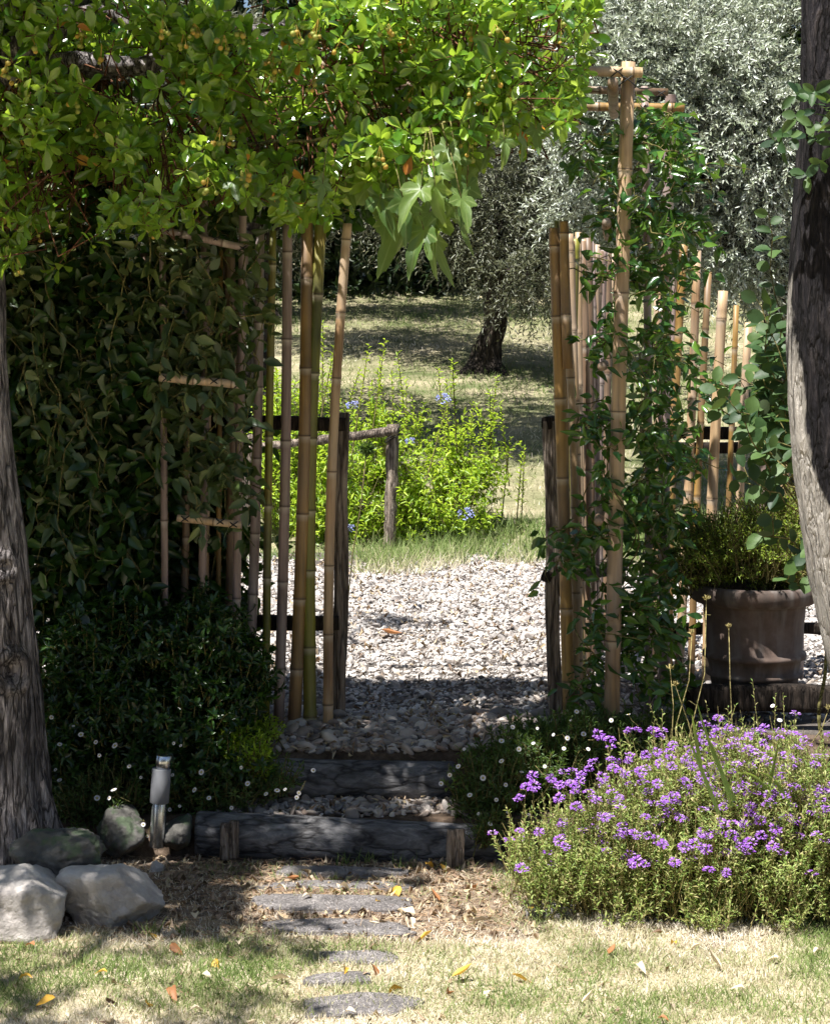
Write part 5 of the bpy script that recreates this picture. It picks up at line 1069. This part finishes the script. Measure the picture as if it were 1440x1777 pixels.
# allium seed head, dry stalks, long blades
al = thing('allium_plant', P(610, 1000, 10.6), 'single round dried seed head on a long thin stem in front of the rail', 'plant'); mb = MB(); mb.tube(np.array([P(602, 1060, 9.6), P(612, 960, 9.6), P(626, 880, 9.6), P(636, 780, 9.6)]), .0035, 5); mb.build('stem', M['stem'], al)
n = 260; d0 = rand_dirs(n, g); link('seed_head', leaves_mesh('seed_head', T_LAN, np.tile(P(637, 779, 9.6), (n, 1)), d0, rand_dirs(n, g), g.uniform(.035, .055, n), .005), M['fine'], al)
for i, (x0, y0, x1, y1, kx) in enumerate([(1172, 1262, 1200, 1100, 1195), (1190, 1300, 1225, 1040, 1222), (1270, 1262, 1264, 1090, 1266), (1165, 1290, 1162, 1160, 1168), (1200, 1270, 1172, 1190, 1185), (1400, 1300, 1437, 1230, 1425)]):
    s = thing('seed_stalk', P(x0, y0 + 60, 5.9), ['bent dry stalk leaning right above the purple flowers', 'tallest thin stalk with a drooping seed head by the pot', 'straight thin stalk with a yellow seed head in front of the pot', 'short green stalk in front of the jasmine foot', 'thin stalk leaning left in front of the jasmine', 'branched dry stalk at the far right of the purple bush'][i], 'plant stalk'); mb = MB()
    mb.tube(np.array([P(x0, y0 + 90, 5.92), P(x0, y0, 5.9), P(kx, (y0 + y1) / 2, 5.9), P(x1, y1, 5.88)]), [.002, .002, .0017, .0013], 5); mb.build('stem', M['straw'], s)
    n = 14; d0 = nrm(rand_dirs(n, g) + [0, 0, 1.0]); link('seed_head', leaves_mesh('seed_head', T_LAN, np.tile(P(x1, y1, 5.88), (n, 1)), d0, rand_dirs(n, g), .018, .006), M['straw'], s)
gt = thing('grass_tuft', P(1260, 1420, 5.5), 'arching long green grass blades rising from the purple bush', 'grass tuft'); mb = MB()
for (x0, y0, x1, y1, x2, y2) in [(1275, 1390, 1225, 1290, 1208, 1215), (1270, 1400, 1240, 1300, 1222, 1270), (1330, 1400, 1340, 1330, 1352, 1280), (1330, 1370, 1300, 1330, 1275, 1345), (1215, 1330, 1205, 1270, 1200, 1240), (1250, 1420, 1215, 1330, 1185, 1260), (1380, 1420, 1345, 1330, 1300, 1340), (1340, 1400, 1390, 1340, 1440, 1345)]:
    tt = np.linspace(0, 1, 10)[:, None]; a, b_, c_ = P(x0, y0, 5.42), P(x1, y1, 5.40), P(x2, y2, 5.36); q = a * (1 - tt) ** 2 + 2 * b_ * tt * (1 - tt) + c_ * tt ** 2; w_ = .0055 * (1 - tt ** 2.5) + .0004
    side = np.array([[1, 0, .25]]); V = np.vstack([q - side * w_, q + side * w_, q + [0, .002, 0]]); jj = np.arange(9); mb.add(V, [np.vstack([np.stack([jj, 20 + jj, 21 + jj, jj + 1], -1), np.stack([20 + jj, 10 + jj, 11 + jj, 21 + jj], -1)])])
mb.build('blades', M['grape'], gt)
def tufts(label, pts, seed, h=.07, n=26, dry=.15):
    g = np.random.default_rng(seed); th_ = thing('grass_tuft', P(pts[0][0], pts[0][1], F * CAMZ / (pts[0][1] - HZ)), label, 'grass tuft'); PP = []
    for x, y in pts: D = F * CAMZ / (y - HZ); PP.append(P(x, y, D) + np.stack([g.normal(0, .018, n), g.normal(0, .018, n), np.zeros(n)], -1))
    PP = np.vstack(PP); k = len(PP); link('blades', leaves_mesh('blades', T_BLADE, PP, nrm(np.stack([g.normal(0, .5, k), g.normal(-.1, .4, k), np.ones(k)], -1)), rand_dirs(k, g) + [0, -.8, .3], g.uniform(.5, 1.2, k) * h, .0035, np.clip(g.normal(dry, .1, k), 0, 1), 1, g), M['grass'], th_)
tufts('green spiky grass tuft in the litter right of the pale rocks', [(262, 1625)], 1, .055)
tufts('green grass tuft at the foot of the purple bush, lower right', [(1385, 1590), (1395, 1592), (1378, 1596)], 2, .13, 30)
tufts('second small grass tuft in the litter before the slate stones', [(318, 1622)], 3, .045, 20)
tufts('small weeds growing at the front foot of the lower log', [(600, 1500), (640, 1497), (700, 1503)], 4, .05, 16)
